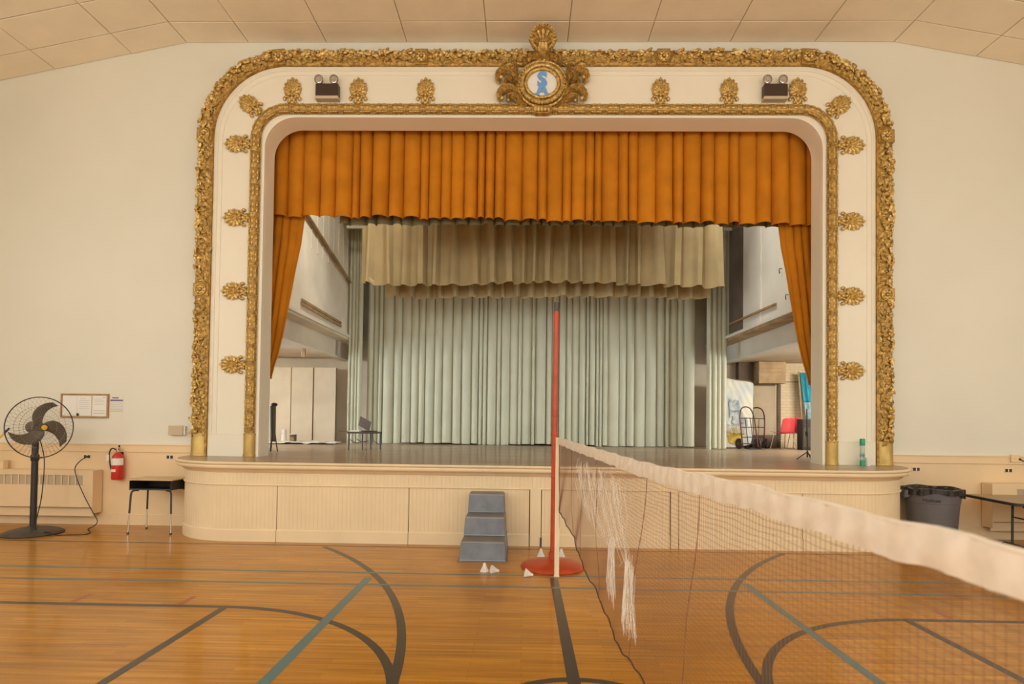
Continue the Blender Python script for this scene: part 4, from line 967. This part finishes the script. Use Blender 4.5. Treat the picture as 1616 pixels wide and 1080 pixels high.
# shuttlecocks
def shuttle(x, y, z, q, label):
    t = thing('shuttlecock', label, 'shuttlecock', (x, y, z), group='white shuttlecocks on the floor')
    MB().lathe([(0.0, 0.075), (0.007, 0.074), (0.0115, 0.068), (0.0135, 0.060), (0.0135, 0.055), (0.0, 0.054)], 12).build('cork', M_LABEL, t, smooth=50)
    f = MB()
    for k in range(14):
        a0, a1 = 2*PI*k/14, 2*PI*(k+0.86)/14
        f.add([(r*math.cos(a), r*math.sin(a), zz) for r, zz, a in ((0.0125, 0.056, a0), (0.0125, 0.056, a1), (0.034, 0.0, a1), (0.034, 0.0, a0), (0.036, 0.006, (a0+a1)/2))], [(0, 1, 2, 4), (0, 4, 3)])
    f.build('feather_skirt', M_LABEL, t); MB().tube([(0.024*math.cos(2*PI*k/20), 0.024*math.sin(2*PI*k/20), 0.027) for k in range(20)], 0.0012, 4, closed=True).build('binding_thread', M_INK, t)
    t.rotation_euler = q; t.scale = (1.35, 1.35, 1.35)
shuttle(-0.415, 6.43, 0.001, (0, 0, 0), 'white shuttlecock standing in front of the foam steps')
shuttle(-0.345, 6.395, 0.040, (0, 1.83, 0.3), 'white shuttlecock lying against the one in front of the steps')
shuttle(0.02, 6.28, 0.040, (0.2, 1.83, 0.2), 'white shuttlecock lying on its side at the front of the red base')
shuttle(0.225, 7.19, 0.001, (0, 0, 0.3), 'white shuttlecock standing behind the red base, left of the pole')
shuttle(0.475, 7.20, 0.001, (0, 0, 0.6), 'white shuttlecock standing behind the red base, right of the pole')
# trash can
bn = thing('trash_can', 'round grey plastic trash can with a black bag, right of the stage', 'trash can', (5.835, 8.47, 0))
R = 0.285
MB().lathe([(0.0, 0.02), (0.225, 0.02), (0.235, 0.0), (0.245, 0.0), (0.268, 0.545), (0.285, 0.555), (0.288, 0.60), (0.296, 0.70), (0.305, 0.705), (0.306, 0.735), (0.296, 0.74), (0.286, 0.735), (0.282, 0.60), (0.24, 0.03), (0.0, 0.028)], 40).build('body', M_BIN, bn, smooth=40)
for a in (-0.12, PI-0.12):
    T = Matrix.Rotation(a, 4, 'Z'); MB().add([(0.285, -0.07, 0.62), (0.285, 0.07, 0.62), (0.285, 0.07, 0.72), (0.285, -0.07, 0.72), (0.345, -0.055, 0.60), (0.345, 0.055, 0.60), (0.335, 0.055, 0.705), (0.335, -0.055, 0.705)], BF, T).build('handle', M_BIN, bn, bevel=0.008)
def bagf(u, v):
    a = 2*PI*u; w = 0.006*math.sin(a*17)+0.004*math.sin(a*29+1)
    if v < 0.4: q = v/0.4; return ((0.20+0.085*q+w)*math.cos(a), (0.20+0.085*q+w)*math.sin(a), 0.55+0.19*q)
    if v < 0.5: q = (v-0.4)/0.1; return ((0.285+0.03*q+w)*math.cos(a), (0.285+0.03*q+w)*math.sin(a), 0.74+0.012*math.sin(PI*q)+0.006*math.sin(a*5))
    q = (v-0.5)/0.5; drop = 0.085+0.03*math.sin(a*2+2.2)+0.012*math.sin(a*7)
    return ((0.316+w*1.2)*math.cos(a), (0.316+w*1.2)*math.sin(a), 0.742-drop*q+0.006*math.sin(a*5)*(1-q))
MB().grid(bagf, 160, 14).build('bin_bag', M_BAG, bn, smooth=70)
vs, fs = text_mesh('Huskee', 0.060, 0.001, 0.0012)
def wrap(v, r, a0, z0): return (r*math.cos(a0+v[0]/r), r*math.sin(a0+v[0]/r), z0+v[1])
A0 = math.atan2(-8.47, -5.835)-0.02
tx = MB().add([(lambda r: (r*math.cos(A0+x/0.29), r*math.sin(A0+x/0.29), 0.583+y))(0.2915+z) for x, y, z in vs], fs); tx.build('lettering', M_BLACK, bn, label='black raised lettering')
bn.scale = (1.16, 1.16, 1.06)
# folding table
ft = thing('folding_table', 'brown topped folding table with black edge and legs, right of trash can', 'table', (6.26, 8.06, 0), -0.10)
def rrect(x0, x1, y0, y1, r, n=5):
    out = []
    for cx_, cy_, a0 in ((x1-r, y1-r, 0), (x0+r, y1-r, 90), (x0+r, y0+r, 180), (x1-r, y0+r, 270)):
        out += [(cx_+r*math.cos(math.radians(a0+90*k/n)), cy_+r*math.sin(math.radians(a0+90*k/n))) for k in range(n+1)]
    return out
def flat(poly, z0, z1):
    n = len(poly); return MB().add([(x, y, z0) for x, y in poly]+[(x, y, z1) for x, y in poly], [tuple(range(n-1, -1, -1)), tuple(range(n, 2*n))]+[(i, (i+1) % n, (i+1) % n+n, i+n) for i in range(n)])
TZ = 0.70
flat(rrect(0.0, 1.83, -0.56, 0.46, 0.07), TZ-0.036, TZ).build('edge_band', M_BLACK, ft, bevel=0.004)
flat(rrect(0.012, 1.818, -0.548, 0.448, 0.06), TZ-0.005, TZ+0.003).build('top', M_TABLE, ft)
for k, lx in enumerate((0.42, 1.42)):
    q = MB()
    lg = MB().tube([(lx+0.10, -0.33, TZ-0.04), (lx+0.06, -0.28, 0.045)], 0.015, 8).build('leg', M_BLACK, ft, smooth=50)
    lg2 = MB().tube([(lx+0.10, 0.27, TZ-0.04), (lx+0.06, 0.22, 0.045)], 0.015, 8).build('leg', M_BLACK, ft, smooth=50)
    MB().tube(bez([(lx+0.055, -0.46, 0.012), (lx+0.055, -0.43, 0.045), (lx+0.06, -0.30, 0.05), (lx+0.06, 0.25, 0.05), (lx+0.055, 0.37, 0.045), (lx+0.055, 0.40, 0.012)], 5), 0.014, 8).build('foot_bar', M_BLACK, ft, smooth=50)
    MB().tube([(lx+0.085, -0.31, 0.42), (lx+0.085, 0.24, 0.42)], 0.011, 8).build('crossbar', M_BLACK, ft, smooth=50)
    d = 1 if k == 0 else -1
    MB().tube([(lx+0.085, -0.03, 0.42), (lx+0.085+d*0.36, -0.03, TZ-0.045)], 0.011, 8).build('brace', M_BLACK, ft, smooth=50)
    MB().tube([(lx+0.085, -0.31, 0.40), (lx+0.10+d*0.02, -0.03, 0.52)], 0.009, 8).build('diagonal', M_BLACK, ft, smooth=50)
for y in (-0.45, 0.36): MB().box((0.915, y, TZ-0.052), (1.5, 0.03, 0.03)).build('under_rail', M_BLACK, ft)
# plug and cable at the right end
cb = thing('cable', 'black plug and cable at the switch plate on the right wall edge', 'cable', (7.33, YW-0.05, 1.19))
MB().ball((0, 0, 0), 0.024, 10, 6, (1.2, 0.9, 0.9)).build('plug', M_BLACK, cb, smooth=60)
MB().tube(bez([(0.02, 0, 0), (0.15, -0.01, -0.07), (0.35, -0.02, -0.16), (0.60, -0.03, -0.22), (0.80, -0.03, -0.24)], 6), 0.007, 6).build('lead', M_CORD, cb, smooth=60)
tag(MB().box((0, -0.012, 0), (0.12, 0.024, 0.11)).box((-0.02, -0.026, 0), (0.012, 0.01, 0.02)).build('switch_plate', M_PEACH, None, (7.27, YW-0.04, 1.205), bevel=0.004), 'peach switch plate on the rail at the right edge', 'switch')
# green capped tube and white cup on the stage by the right jamb
gt = thing('tube', 'tall clear tube with green cap and blue green label by the right garland', 'tube', (4.925, 8.60, STG))
M_CLEAR = mat('clear_plastic', (0.72, 0.78, 0.76), 0.15, trans=0.35)
M_GREEN = mat('green_cap', (0.03, 0.36, 0.19), 0.4); M_TEAL = mat('teal_label', (0.08, 0.34, 0.36), 0.5, var=0.5, vscale=18, col2=(0.60, 0.72, 0.68))
MB().lathe([(0.0, 0.0), (0.033, 0.0), (0.033, 0.30), (0.0, 0.30)], 18).build('body', M_CLEAR, gt, smooth=40)
MB().lathe([(0.0345, 0.0), (0.0345, 0.08), (0.033, 0.08)], 18).build('base_cap', M_GREEN, gt, smooth=40, label='dark green bottom cap')
MB().lathe([(0.0338, 0.085), (0.0338, 0.20)], 18).build('label_wrap', M_TEAL, gt, smooth=40, label='mottled teal label')
MB().lathe([(0.034, 0.295), (0.036, 0.30), (0.036, 0.385), (0.032, 0.395), (0.0, 0.395)], 18).build('cap', M_GREEN, gt, smooth=40, label='green cap')
wc = thing('paper_cup', 'small white ribbed cup beside the green capped tube', 'cup', (5.015, 8.62, STG))
MB().lathe([(0.0, 0.0), (0.030, 0.0), (0.038, 0.12), (0.034, 0.12), (0.028, 0.008), (0.0, 0.008)], 18).build('body', M_LABEL, wc, smooth=40)
q = MB()
for k in range(4): q.tube([((0.031+0.0075*k*0.25*1.1)*math.cos(2*PI*i/18), (0.031+0.0075*k*0.25*1.1)*math.sin(2*PI*i/18), 0.02+0.028*k) for i in range(18)], 0.0025, 5, closed=True)
q.build('ribs', M_LABEL, wc, smooth=60)

# ------------------------------------------------------------------ things on the stage
# folded black stand by the left jamb
sd = thing('folded_stand', 'folded black tripod stand upright beside the left jamb on the stage', 'stand', (-4.335, 10.0, STG))
MB().tube([(0, 0, 0.18), (-0.012, 0, 0.80)], [0.040, 0.050], 10).build('folded_body', M_DARK, sd, smooth=50)
MB().ball((0.01, 0, 0.82), 0.045, 10, 6, (1.3, 1, 0.8)).build('top_clamp', M_BLACK, sd, smooth=60)
for a in (0.3, 2.4, 4.5): MB().tube([(0.02*math.cos(a), 0.02*math.sin(a), 0.40), (0.075*math.cos(a), 0.075*math.sin(a), 0.01)], 0.009, 6).build('leg', M_BLACK, sd, smooth=50)
# microphone stand by the right jamb
ms = thing('microphone_stand', 'slim dark microphone stand beside the right jamb on the stage', 'stand', (4.685, 9.75, STG))
MB().tube([(0, 0, 0.05), (-0.01, 0, 0.85)], 0.011, 8).build('pole', M_DARK, ms, smooth=50)
MB().tube([(-0.01, 0, 0.40), (-0.012, 0, 0.48)], 0.022, 8).build('clutch', M_BLACK, ms, smooth=50)
for a in (0.5, 2.6, 4.7): MB().tube([(0, 0, 0.14), (0.16*math.cos(a), 0.16*math.sin(a), 0.01)], 0.009, 6).build('leg', M_BLACK, ms, smooth=50)
# low folding table with a laptop
lt = thing('low_table', 'low grey folding table holding a laptop in front of the sage curtain', 'table', (-3.07, 11.2, STG))
flat([(-0.27, -0.27), (0.27, -0.24), (0.27, 0.27), (-0.27, 0.27)], 0.315, 0.345).build('top', M_DARK, lt, bevel=0.004)
for sx, sy in ((-0.24, -0.23), (0.02, -0.23), (0.06, 0.2), (0.25, 0.22)): MB().tube([(sx, sy, 0.0), (sx, sy, 0.33)], 0.013, 8).build('leg', M_DARK, lt, smooth=50)
for sy in (-0.22, 0.21): MB().tube([(-0.22, sy, 0.20), (-0.12, sy, 0.14), (0.02, sy, 0.16)], 0.007, 6).build('brace', M_DARK, lt, smooth=50)
MB().tube([(0.10, 0.2, 0.30), (0.14, 0.1, 0.17), (0.25, 0.1, 0.10)], 0.007, 6).build('brace', M_DARK, lt, smooth=50)
lp = thing('laptop', 'dark brown open laptop seen from behind on the low table', 'laptop', (-3.06, 11.16, STG+0.352), -0.35)
MB().box((0, 0.10, 0.008), (0.30, 0.20, 0.016)).build('base', M_BROWN, lp, bevel=0.003)
T = Matrix.Translation((-0.02, -0.01, 0.06)) @ Matrix.Rotation(0.42, 4, 'Y') @ Matrix.Rotation(0.25, 4, 'X')
MB().box((0, 0, 0.10), (0.27, 0.010, 0.20), T).build('lid', M_UMBER, lp, bevel=0.003)
tag(MB().box((0, 0, 0.008), (0.20, 0.22, 0.016)).box((0.02, 0.01, 0.024), (0.19, 0.2, 0.014), Matrix.Rotation(0.1, 4, 'Z')).build('paper_stack', M_PAPER, None, (-3.235, 11.12, STG+0.346)), 'stack of white papers beside the laptop on the low table', 'papers')
tag(MB().box((0, 0, 0.006), (0.26, 0.22, 0.012)).build('clipboard', M_DARK, None, (-3.42, 11.22, STG+0.346)), 'grey clipboard jutting over the left side of the low table', 'clipboard')
# canister, can and sheet at the left
cn = thing('canister', 'white cylindrical canister on the stage floor in the left wing', 'canister', (-5.87, 14.15, STG))
MB().lathe([(0.0, 0.0), (0.06, 0.0), (0.062, 0.17), (0.05, 0.185), (0.0, 0.185)], 16).build('lower_jar', M_LABEL, cn, smooth=40)
MB().lathe([(0.0, 0.187), (0.055, 0.187), (0.057, 0.30), (0.052, 0.315), (0.0, 0.315)], 16).build('upper_jar', M_LABEL, cn, smooth=40)
pc = thing('paint_can', 'small brown labelled paint can with pale lid in the left wing', 'can', (-5.68, 14.25, STG))
MB().lathe([(0.0, 0.0), (0.08, 0.0), (0.08, 0.19), (0.0, 0.19)], 18).build('body', M_UMBER, pc, smooth=40); MB().lathe([(0.081, 0.19), (0.084, 0.195), (0.08, 0.205), (0.0, 0.203)], 18).build('lid', M_LABEL, pc, smooth=40)
MB().lathe([(0.081, 0.05), (0.081, 0.13)], 12, None, PI*1.2, PI*1.7).build('label_wrap', M_SLAT, pc, smooth=60)
r7 = random.Random(4)
def sheetf(u, v):
    x = -6.35+2.0*u; y = 13.2+1.3*v*(0.75+0.25*math.sin(4*u)); return (x, y, STG+0.010+0.030*abs(math.sin(9*u+3*v))*abs(math.sin(7*v+2*u))+0.012*math.sin(23*u+11*v)**2)
d_ = MB().grid(sheetf, 60, 24).build('drop_cloth', M_LOFTR, None, smooth=50); tag(d_, 'crumpled pale drop cloth spread on the floor of the left wing', 'cloth')
m_ = d_.modifiers.new('thick', 'SOLIDIFY'); m_.thickness = 0.004; m_.offset = 1
tag(MB().box((0, 0, 0), (0.085, 0.06, 0.19)).box((0, -0.035, 0.03), (0.05, 0.01, 0.06)).build('junction_box', M_SLAT, None, (-4.98, 13.0, 3.14), bevel=0.004), 'small brown junction box under the left loft', 'electrical box')

# right wing
bd = thing('painted_backdrop', 'torn canvas backdrop painted with a pale blue waterfall and yellow pot', 'backdrop', (5.12, 14.25, STG))
M_CANV = mat('painted_canvas', (0.80, 0.76, 0.63), 0.8, var=0.03, vscale=2.2, col2=(0.56, 0.62, 0.62), stretch=(2.2, 1, 0.8))
M_YPOT = mat('ochre_scenic_paint', (0.55, 0.38, 0.06), 0.8, var=0.3, vscale=9); M_BPAINT = mat('faded_blue_scenic_paint', (0.30, 0.44, 0.58), 0.8, var=0.35, vscale=6, col2=(0.66, 0.68, 0.62)); M_TORN = mat('torn_brown_backing', (0.28, 0.16, 0.09), 0.85)
outl = [(-0.37, 0.0), (-0.28, 0.06), (-0.36, 0.4), (-0.41, 0.72), (-0.36, 1.08), (-0.40, 1.25), (-0.37, 1.44), (-0.26, 1.40), (-0.36, 1.55), (-0.38, 1.68), (-0.33, 1.72), (0.05, 1.68), (0.40, 1.64), (0.45, 1.60), (0.44, 1.1), (0.41, 0.7), (0.42, 0.33), (0.36, 0.1), (0.18, 0.05), (0.0, 0.03), (-0.2, 0.02)]
TL = Matrix.Rotation(-0.05, 4, 'X')
def edge_x(z, k):
    pts = sorted([(zz, xx) for xx, zz in outl if (xx < 0) == (k < 0) or abs(xx) > 0.3 and (xx < 0) == (k < 0)])
    for (a, xa), (b, xb) in zip(pts, pts[1:]):
        if a <= z <= b: return xa+(xb-xa)*(z-a)/max(1e-6, b-a)
    return pts[-1][1] if z > pts[-1][0] else pts[0][1]
def canv(u, v):
    z = 0.02+1.66*v; x0, x1 = edge_x(z, -1), edge_x(z, 1); x = x0+(x1-x0)*u
    y = -0.012-0.016*abs(math.sin(7*x+5*z))*abs(math.sin(4*z-3*x))-0.010*math.sin(19*x+9*z)**2-0.03*(1-u)**6*math.sin(6*z)**2
    return tuple(TL @ Vector((x, y, z+0.03*math.sin(5*u)*v)))
MB().grid(canv, 40, 60).build('canvas', M_CANV, bd, smooth=40)
MB().prism([(x-0.03 if x < 0 else x, z+0.0) for x, z in outl], 0.002, 0.02, TL).build('backing', M_TORN, bd, label='brown torn backing showing at the left edge')
for cx_, cz_, w, h, sd_ in ((0.02, 0.85, 0.26, 0.75, 1), (-0.10, 1.0, 0.12, 0.55, 2), (0.22, 0.62, 0.18, 0.30, 3)):
    rr = random.Random(sd_); MB().prism([(cx_+w/2*math.cos(2*PI*k/18)*rr.uniform(0.6, 1.1), cz_+h/2*math.sin(2*PI*k/18)*rr.uniform(0.75, 1.1)) for k in range(18)], -0.047-0.0005*sd_, -0.045, TL).build('blue_brushwork', M_BPAINT, bd, label='faded blue painted patch')
MB().prism([(-0.17, 0.14), (-0.19, 0.30), (-0.22, 0.36), (0.20, 0.36), (0.17, 0.30), (0.16, 0.14), (0.05, 0.10), (-0.08, 0.10)], -0.050, -0.046, TL).build('painted_pot', M_YPOT, bd, label='painted ochre pot')
q = MB()
for k in range(9):
    a = -1.1+2.2*k/8; q.bar((0.0+0.1*a, -0.050, 0.34), (0.20*math.sin(a), -0.050, 0.36+0.17*math.cos(a)), 0.02, 0.003)
q.build('painted_leaves', M_YPOT, bd)
def hand_truck(x, y, rz, label, m):
    t = thing('hand_truck', label, 'hand truck', (x, y, STG), rz, 'hand trucks leaning by the painted backdrop')
    T = Matrix.Rotation(-0.20, 4, 'X'); tp = lambda pts: [T @ Vector(p) for p in pts]
    MB().tube(tp(bez([(-0.20, 0, 0.05), (-0.20, 0, 0.50), (-0.185, 0, 0.80), (-0.12, 0, 0.97), (0, 0, 1.02), (0.12, 0, 0.97), (0.185, 0, 0.80), (0.20, 0, 0.50), (0.20, 0, 0.05)], 6)), 0.016, 8).build('frame', m, t, smooth=50)
    for z in (0.28, 0.52, 0.74): MB().tube(tp([(-0.20, 0, z), (0, -0.03, z), (0.20, 0, z)]), 0.012, 6).build('crossbar', M_BROWN, t, smooth=50)
    for x_ in (-0.07, 0.07): MB().tube(tp([(x_, -0.02, 0.06), (x_, -0.02, 0.74)]), 0.010, 6).build('upright', M_BROWN, t, smooth=50)
    MB().box((0, -0.13, 0.012), (0.36, 0.22, 0.010)).build('toe_plate', M_BLACK, t)
    for x_ in (-0.25, 0.25): 
        w = MB().lathe([(0.03, -0.03), (0.115, -0.03), (0.125, -0.015), (0.125, 0.015), (0.115, 0.03), (0.03, 0.03), (0.03, -0.03)], 20, Matrix.Translation((x_, 0.09, 0.126)) @ Matrix.Rotation(PI/2, 4, 'Y')).build('wheel', M_BLACK, t, smooth=40)
        MB().lathe([(0.0, -0.025), (0.05, -0.02), (0.05, 0.02), (0.0, 0.025)], 12, Matrix.Translation((x_, 0.09, 0.126)) @ Matrix.Rotation(PI/2, 4, 'Y')).build('hub', M_RED, w, smooth=40)
    MB().tube([(-0.25, 0.09, 0.126), (0.25, 0.09, 0.126)], 0.012, 6).build('axle', M_DARK, t)
    return t
M_REDDARK = mat('worn_red_tube', (0.30, 0.035, 0.03), 0.4, var=0.5, vscale=4, col2=(0.07, 0.03, 0.025))
hand_truck(5.34, 13.85, 0.25, 'red and black hand truck standing in front of the painted backdrop', M_REDDARK)
hand_truck(5.66, 14.42, -0.55, 'dark hand truck with crossbars, just right of the painted backdrop', M_REDDARK)
M_CHRED = mat('red_chair_plastic', (0.55, 0.055, 0.065), 0.3, coat=0.3)
def chair(x, y, rz, label):
    t = thing('stacking_chair', label, 'chair', (x, y, STG), rz, 'red plastic stacking chairs in the right wing')
    def seat(u, v):
        a, b = u-0.5, v; return (a*(0.40-0.04*b), -0.20+0.40*b, 0.40-0.02*math.sin(PI*b)+0.10*a*a-0.012*b)
    def back(u, v):
        a = u-0.5; return (a*(0.40-0.06*v*v), 0.20+0.06*v-0.18*a*a, 0.395+0.36*v-0.05*(2*a)**4*v)
    for f_, n_ in ((seat, 'seat'), (back, 'backrest')):
        o = MB().grid(f_, 16, 12).build(n_, M_CHRED, t, smooth=60); m_ = o.modifiers.new('thick', 'SOLIDIFY'); m_.thickness = 0.008
    for sx in (-1, 1):
        for sy in (-1, 1): MB().tube([(sx*0.15, sy*0.12, 0.385), (sx*0.20, sy*0.20, 0.0)], 0.010, 8).build('leg', M_CHROME, t, smooth=50)
    return t
chair(6.15, 13.98, PI+0.25, 'red plastic chair facing away in front of the dark strip, right wing'); chair(6.68, 14.34, PI*0.75, 'red plastic chair half hidden behind the black speaker case')
cs = thing('speaker_case', 'tall black speaker case standing at the right edge of the opening', 'speaker case', (6.60, 13.80, STG))
MB().box((0, 0, 0.36), (0.29, 0.28, 0.72)).build('body', M_BLACK, cs, bevel=0.01)
MB().box((0, -0.143, 0.30), (0.25, 0.006, 0.46)).build('front_grille', M_DARK, cs)
for dx in (-0.07, 0.07): MB().box((dx, -0.146, 0.585), (0.03, 0.008, 0.012)).build('latch', M_CHROME, cs)
bc = thing('teal_drape', 'bright teal drape with white lower end leaning in the right wing', 'drape', (7.14, 14.62, STG))
M_TURQ = mat('teal_cloth', (0.02, 0.30, 0.45), 0.6, var=0.3, vscale=4, stretch=(6, 1, 0.6)); M_PALEB = mat('white_blue_cloth', (0.60, 0.68, 0.70), 0.8, var=0.25, vscale=9, col2=(0.14, 0.42, 0.56))
def clothf(z0, z1):
    def fn(u, v):
        z = z1+(z0-z1)*v; k = (1.88-z)/1.1; x = -0.22+0.10*k+u*(0.50-0.08*k); return (x, 0.20-0.03*math.sin(u*26)-0.10*(1.88-z), z)
    return fn
for z0, z1, n_, m_ in ((1.15, 1.90, 'upper_cloth', M_TURQ), (0.72, 1.15, 'lower_cloth', M_PALEB)):
    o = MB().grid(clothf(z0, z1), 40, 10).build(n_, m_, bc, smooth=60); s_ = o.modifiers.new('thick', 'SOLIDIFY'); s_.thickness = 0.006
MB().bar((-0.13, 0.16, 0.0), (-0.24, 0.20, 1.93), 0.07, 0.03).build('wooden_slat', M_LOFTD, bc); MB().bar((0.2, 0.16, 0.0), (0.26, 0.24, 1.90), 0.05, 0.03).build('wooden_slat', M_LOFTD, bc)
# back wall of the right wing: cream brick face, pier, duct and leaning board
M_BRICKW = bpy.data.materials.new('cream_painted_brick'); M_BRICKW.use_nodes = True
nt = M_BRICKW.node_tree; b_ = nt.nodes['Principled BSDF']; tc = nt.nodes.new('ShaderNodeTexCoord'); mp = nt.nodes.new('ShaderNodeMapping'); mp.inputs['Rotation'].default_value = (PI/2, 0, 0)
bt = nt.nodes.new('ShaderNodeTexBrick'); bt.inputs['Scale'].default_value = 1; bt.inputs['Brick Width'].default_value = 0.21; bt.inputs['Row Height'].default_value = 0.075; bt.inputs['Mortar Size'].default_value = 0.006
bt.inputs['Color1'].default_value = (0.78, 0.66, 0.46, 1); bt.inputs['Color2'].default_value = (0.74, 0.61, 0.42, 1); bt.inputs['Mortar'].default_value = (0.62, 0.50, 0.33, 1)
nt.links.new(tc.outputs['Object'], mp.inputs['Vector']); nt.links.new(mp.outputs[0], bt.inputs['Vector']); nt.links.new(bt.outputs['Color'], b_.inputs['Base Color'])
bp = nt.nodes.new('ShaderNodeBump'); bp.inputs['Strength'].default_value = 0.3; bp.inputs['Distance'].default_value = 0.004; bp.invert = True; nt.links.new(bt.outputs['Fac'], bp.inputs['Height']); nt.links.new(bp.outputs['Normal'], b_.inputs['Normal'])
struct(MB().box((7.35, 15.15, 2.2), (3.6, 0.1, 2.3)), 'wall_wing_right', M_BRICKW)
struct(MB().box((7.4, 15.08, 2.76), (2.0, 0.03, 0.035)), 'trim_20', M_LOFTD)
struct(MB().box((5.62, 15.0, 2.2), (0.38, 0.2, 2.3)), 'trim_21', M_UMBER)
tag(MB().box((0, 0, 0), (0.66, 0.5, 0.54)).box((0, -0.26, 0.10), (0.5, 0.02, 0.02)).box((0, -0.26, 0.0), (0.5, 0.02, 0.015)).build('duct_box', M_LOFTD, None, (6.14, 14.82, 2.955), bevel=0.006), 'brown box duct hung under the right wing ceiling', 'duct')
tag(MB().box((0, 0, 0.86), (0.58, 0.03, 1.60)).box((0, -0.016, 1.64), (0.58, 0.006, 0.03)).build('leaning_board', mat('grey_tan_board', (0.50, 0.42, 0.31), 0.8, var=0.08, vscale=3), None, (6.07, 14.93, STG-0.06), bevel=0.004), 'grey tan board standing behind the hand trucks', 'board')
tag(MB().box((0, 0, 0.80), (0.085, 0.06, 1.60)).build('dark_timber', M_UMBER, None, (6.43, 14.88, STG), bevel=0.004), 'dark upright timber between the tan board and the cream wall', 'timber')
tag(MB().box((0, 0, 0.16), (0.6, 0.10, 0.32)).box((-0.15, -0.08, 0.08), (0.22, 0.2, 0.16)).build('dark_clutter', M_UMBER, None, (6.02, 14.76, STG), bevel=0.01), 'low dark crate behind the red chair', 'crate')

# ------------------------------------------------------------------ badminton net
net = thing('badminton_net', 'brown badminton net with white top tape running past the camera', 'net', (0.368, 6.27, 0))
ox, oy = 0.368, 6.27
TOP = [(6.27, 1.490), (5.0, 1.475), (3.78, 1.468), (3.05, 1.461), (2.35, 1.467), (1.87, 1.478), (1.39, 1.477), (0.88, 1.480), (0.0, 1.482), (-1.2, 1.485)]
BOT = [(6.27, 0.73), (5.95, 0.70), (5.14, 0.597), (4.58, 0.503), (4.07, 0.427), (3.83, 0.407), (3.27, 0.352), (2.91, 0.365), (2.3, 0.38), (1.5, 0.40), (0.5, 0.41), (-1.2, 0.42)]
def lerp(tab, y):
    for (a, za), (b, zb) in zip(tab, tab[1:]):
        if b <= y <= a: t = (a-y)/(a-b); return za+(zb-za)*t
    return tab[-1][1]
def net_x(y): return 0.35+0.067*(6.7-y)
LEN = 6.27+1.2
def npt(s, t):
    """s metres from the post, t 0 at the tape and 1 at the bottom cord"""
    y = 6.27-s*0.9978; zt = lerp(TOP, y)-0.066; zb = lerp(BOT, y)
    z = zt+(zb-zt)*t
    w = 0.010*math.sin(s*5.1+t*3)+0.006*math.sin(s*11.7+t*9)
    sl = 0.012*math.sin(s*7+t*5)*t
    return (net_x(y)-ox+w*t, y-oy+sl, z)
q = MB(); cell = 0.0205; nv = int(LEN/cell); rows = 52; rj = random.Random(9)
for i in range(nv+1):
    s = i*cell; j0 = rj.uniform(-0.003, 0.003)
    q.tube([npt(s+j0*math.sin(k*1.7), k/10) for k in range(11)], 0.00074, 3, cap=False)
for j in range(rows+1):
    t = j/rows
    q.tube([npt(LEN*k/170, min(1, t+0.003*math.sin(k*0.9+j))) for k in range(171)], 0.00074, 3, cap=False)
q.build('mesh', M_THREAD, net, kind='stuff')
# bottom cord with small scallops, side cord
MB().tube([(lambda p, k: (p[0], p[1], p[2]+0.020*abs(math.sin(k*0.42+0.8*math.sin(k*0.13)))))(npt(LEN*k/260, 1.0), k) for k in range(261)], 0.0042, 5).build('bottom_cord', M_CORD, net, smooth=60)
MB().tube([npt(0.004, k/12) for k in range(13)], 0.004, 5).build('side_cord', M_THREAD, net, smooth=60)
# a few heavier darker strands where the net hangs folded
q = MB()
for s0, lean in ((0.9, 0.04), (1.5, -0.05), (2.1, 0.06), (3.4, -0.35), (4.1, -0.25)):
    q.tube([npt(s0+lean*t+0.02*math.sin(9*t), t) for t in [k/24 for k in range(25)]], 0.0018, 4, cap=False)
q.build('folded_strand', M_THREAD, net, kind='stuff')
# top tape: folded white band with soft wrinkles
def tapef(side):
    def fn(u, v):
        s = LEN*u; y = 6.27-s*0.9978; zt = lerp(TOP, y)
        wr = 0.0022*math.sin(s*63)+0.0018*math.sin(s*141+v*4)+0.002*math.sin(s*29+v*6)
        return (net_x(y)-ox+side*(0.0045+0.0035*math.sin(PI*v))+wr, y-oy, zt+0.003*math.sin(s*17)-0.074*v-0.002*math.sin(s*37)*v)
    return fn
q = MB().grid(tapef(1), 420, 6).grid(tapef(-1), 420, 6); q.build('top_tape', M_TAPE, net, smooth=60)
MB().tube([(lambda f: (f[0], f[1], f[2]-0.002))(tapef(0)(k/200, 0)) for k in range(201)], 0.0055, 6).build('head_cord', M_TAPE, net, smooth=60)
# white strands darned into the net
def strands(name, s0, s1, t0, t1, n, r, seed, label):
    rr = random.Random(seed); q = MB()
    for k in range(n):
        s = rr.uniform(s0, s1); a = t0+rr.uniform(0, 0.10); b = t1-rr.uniform(0, 0.25)*(t1-t0); ph = rr.uniform(0, 6); am = (s1-s0)*0.12
        q.tube([(lambda p: (p[0]-0.004, p[1], p[2]))(npt(s+am*math.sin(ph+4*t)*(0.4+t), a+(b-a)*t)) for t in [i/10 for i in range(11)]], r, 3, cap=False)
    q.build(name, M_STRAND, net, kind='stuff', label=label)
strands('white_strands', 2.99, 3.22, 0.42, 0.88, 40, 0.0010, 1, 'long white strands darned into the net, nearest tongue')
strands('white_strands', 2.52, 2.72, 0.42, 0.86, 30, 0.0009, 2, 'white strands darned into the net, middle tongue')
strands('white_strands', 1.2, 2.95, 0.05, 0.56, 95, 0.0008, 3, 'broad pale patch of strands near the net post')
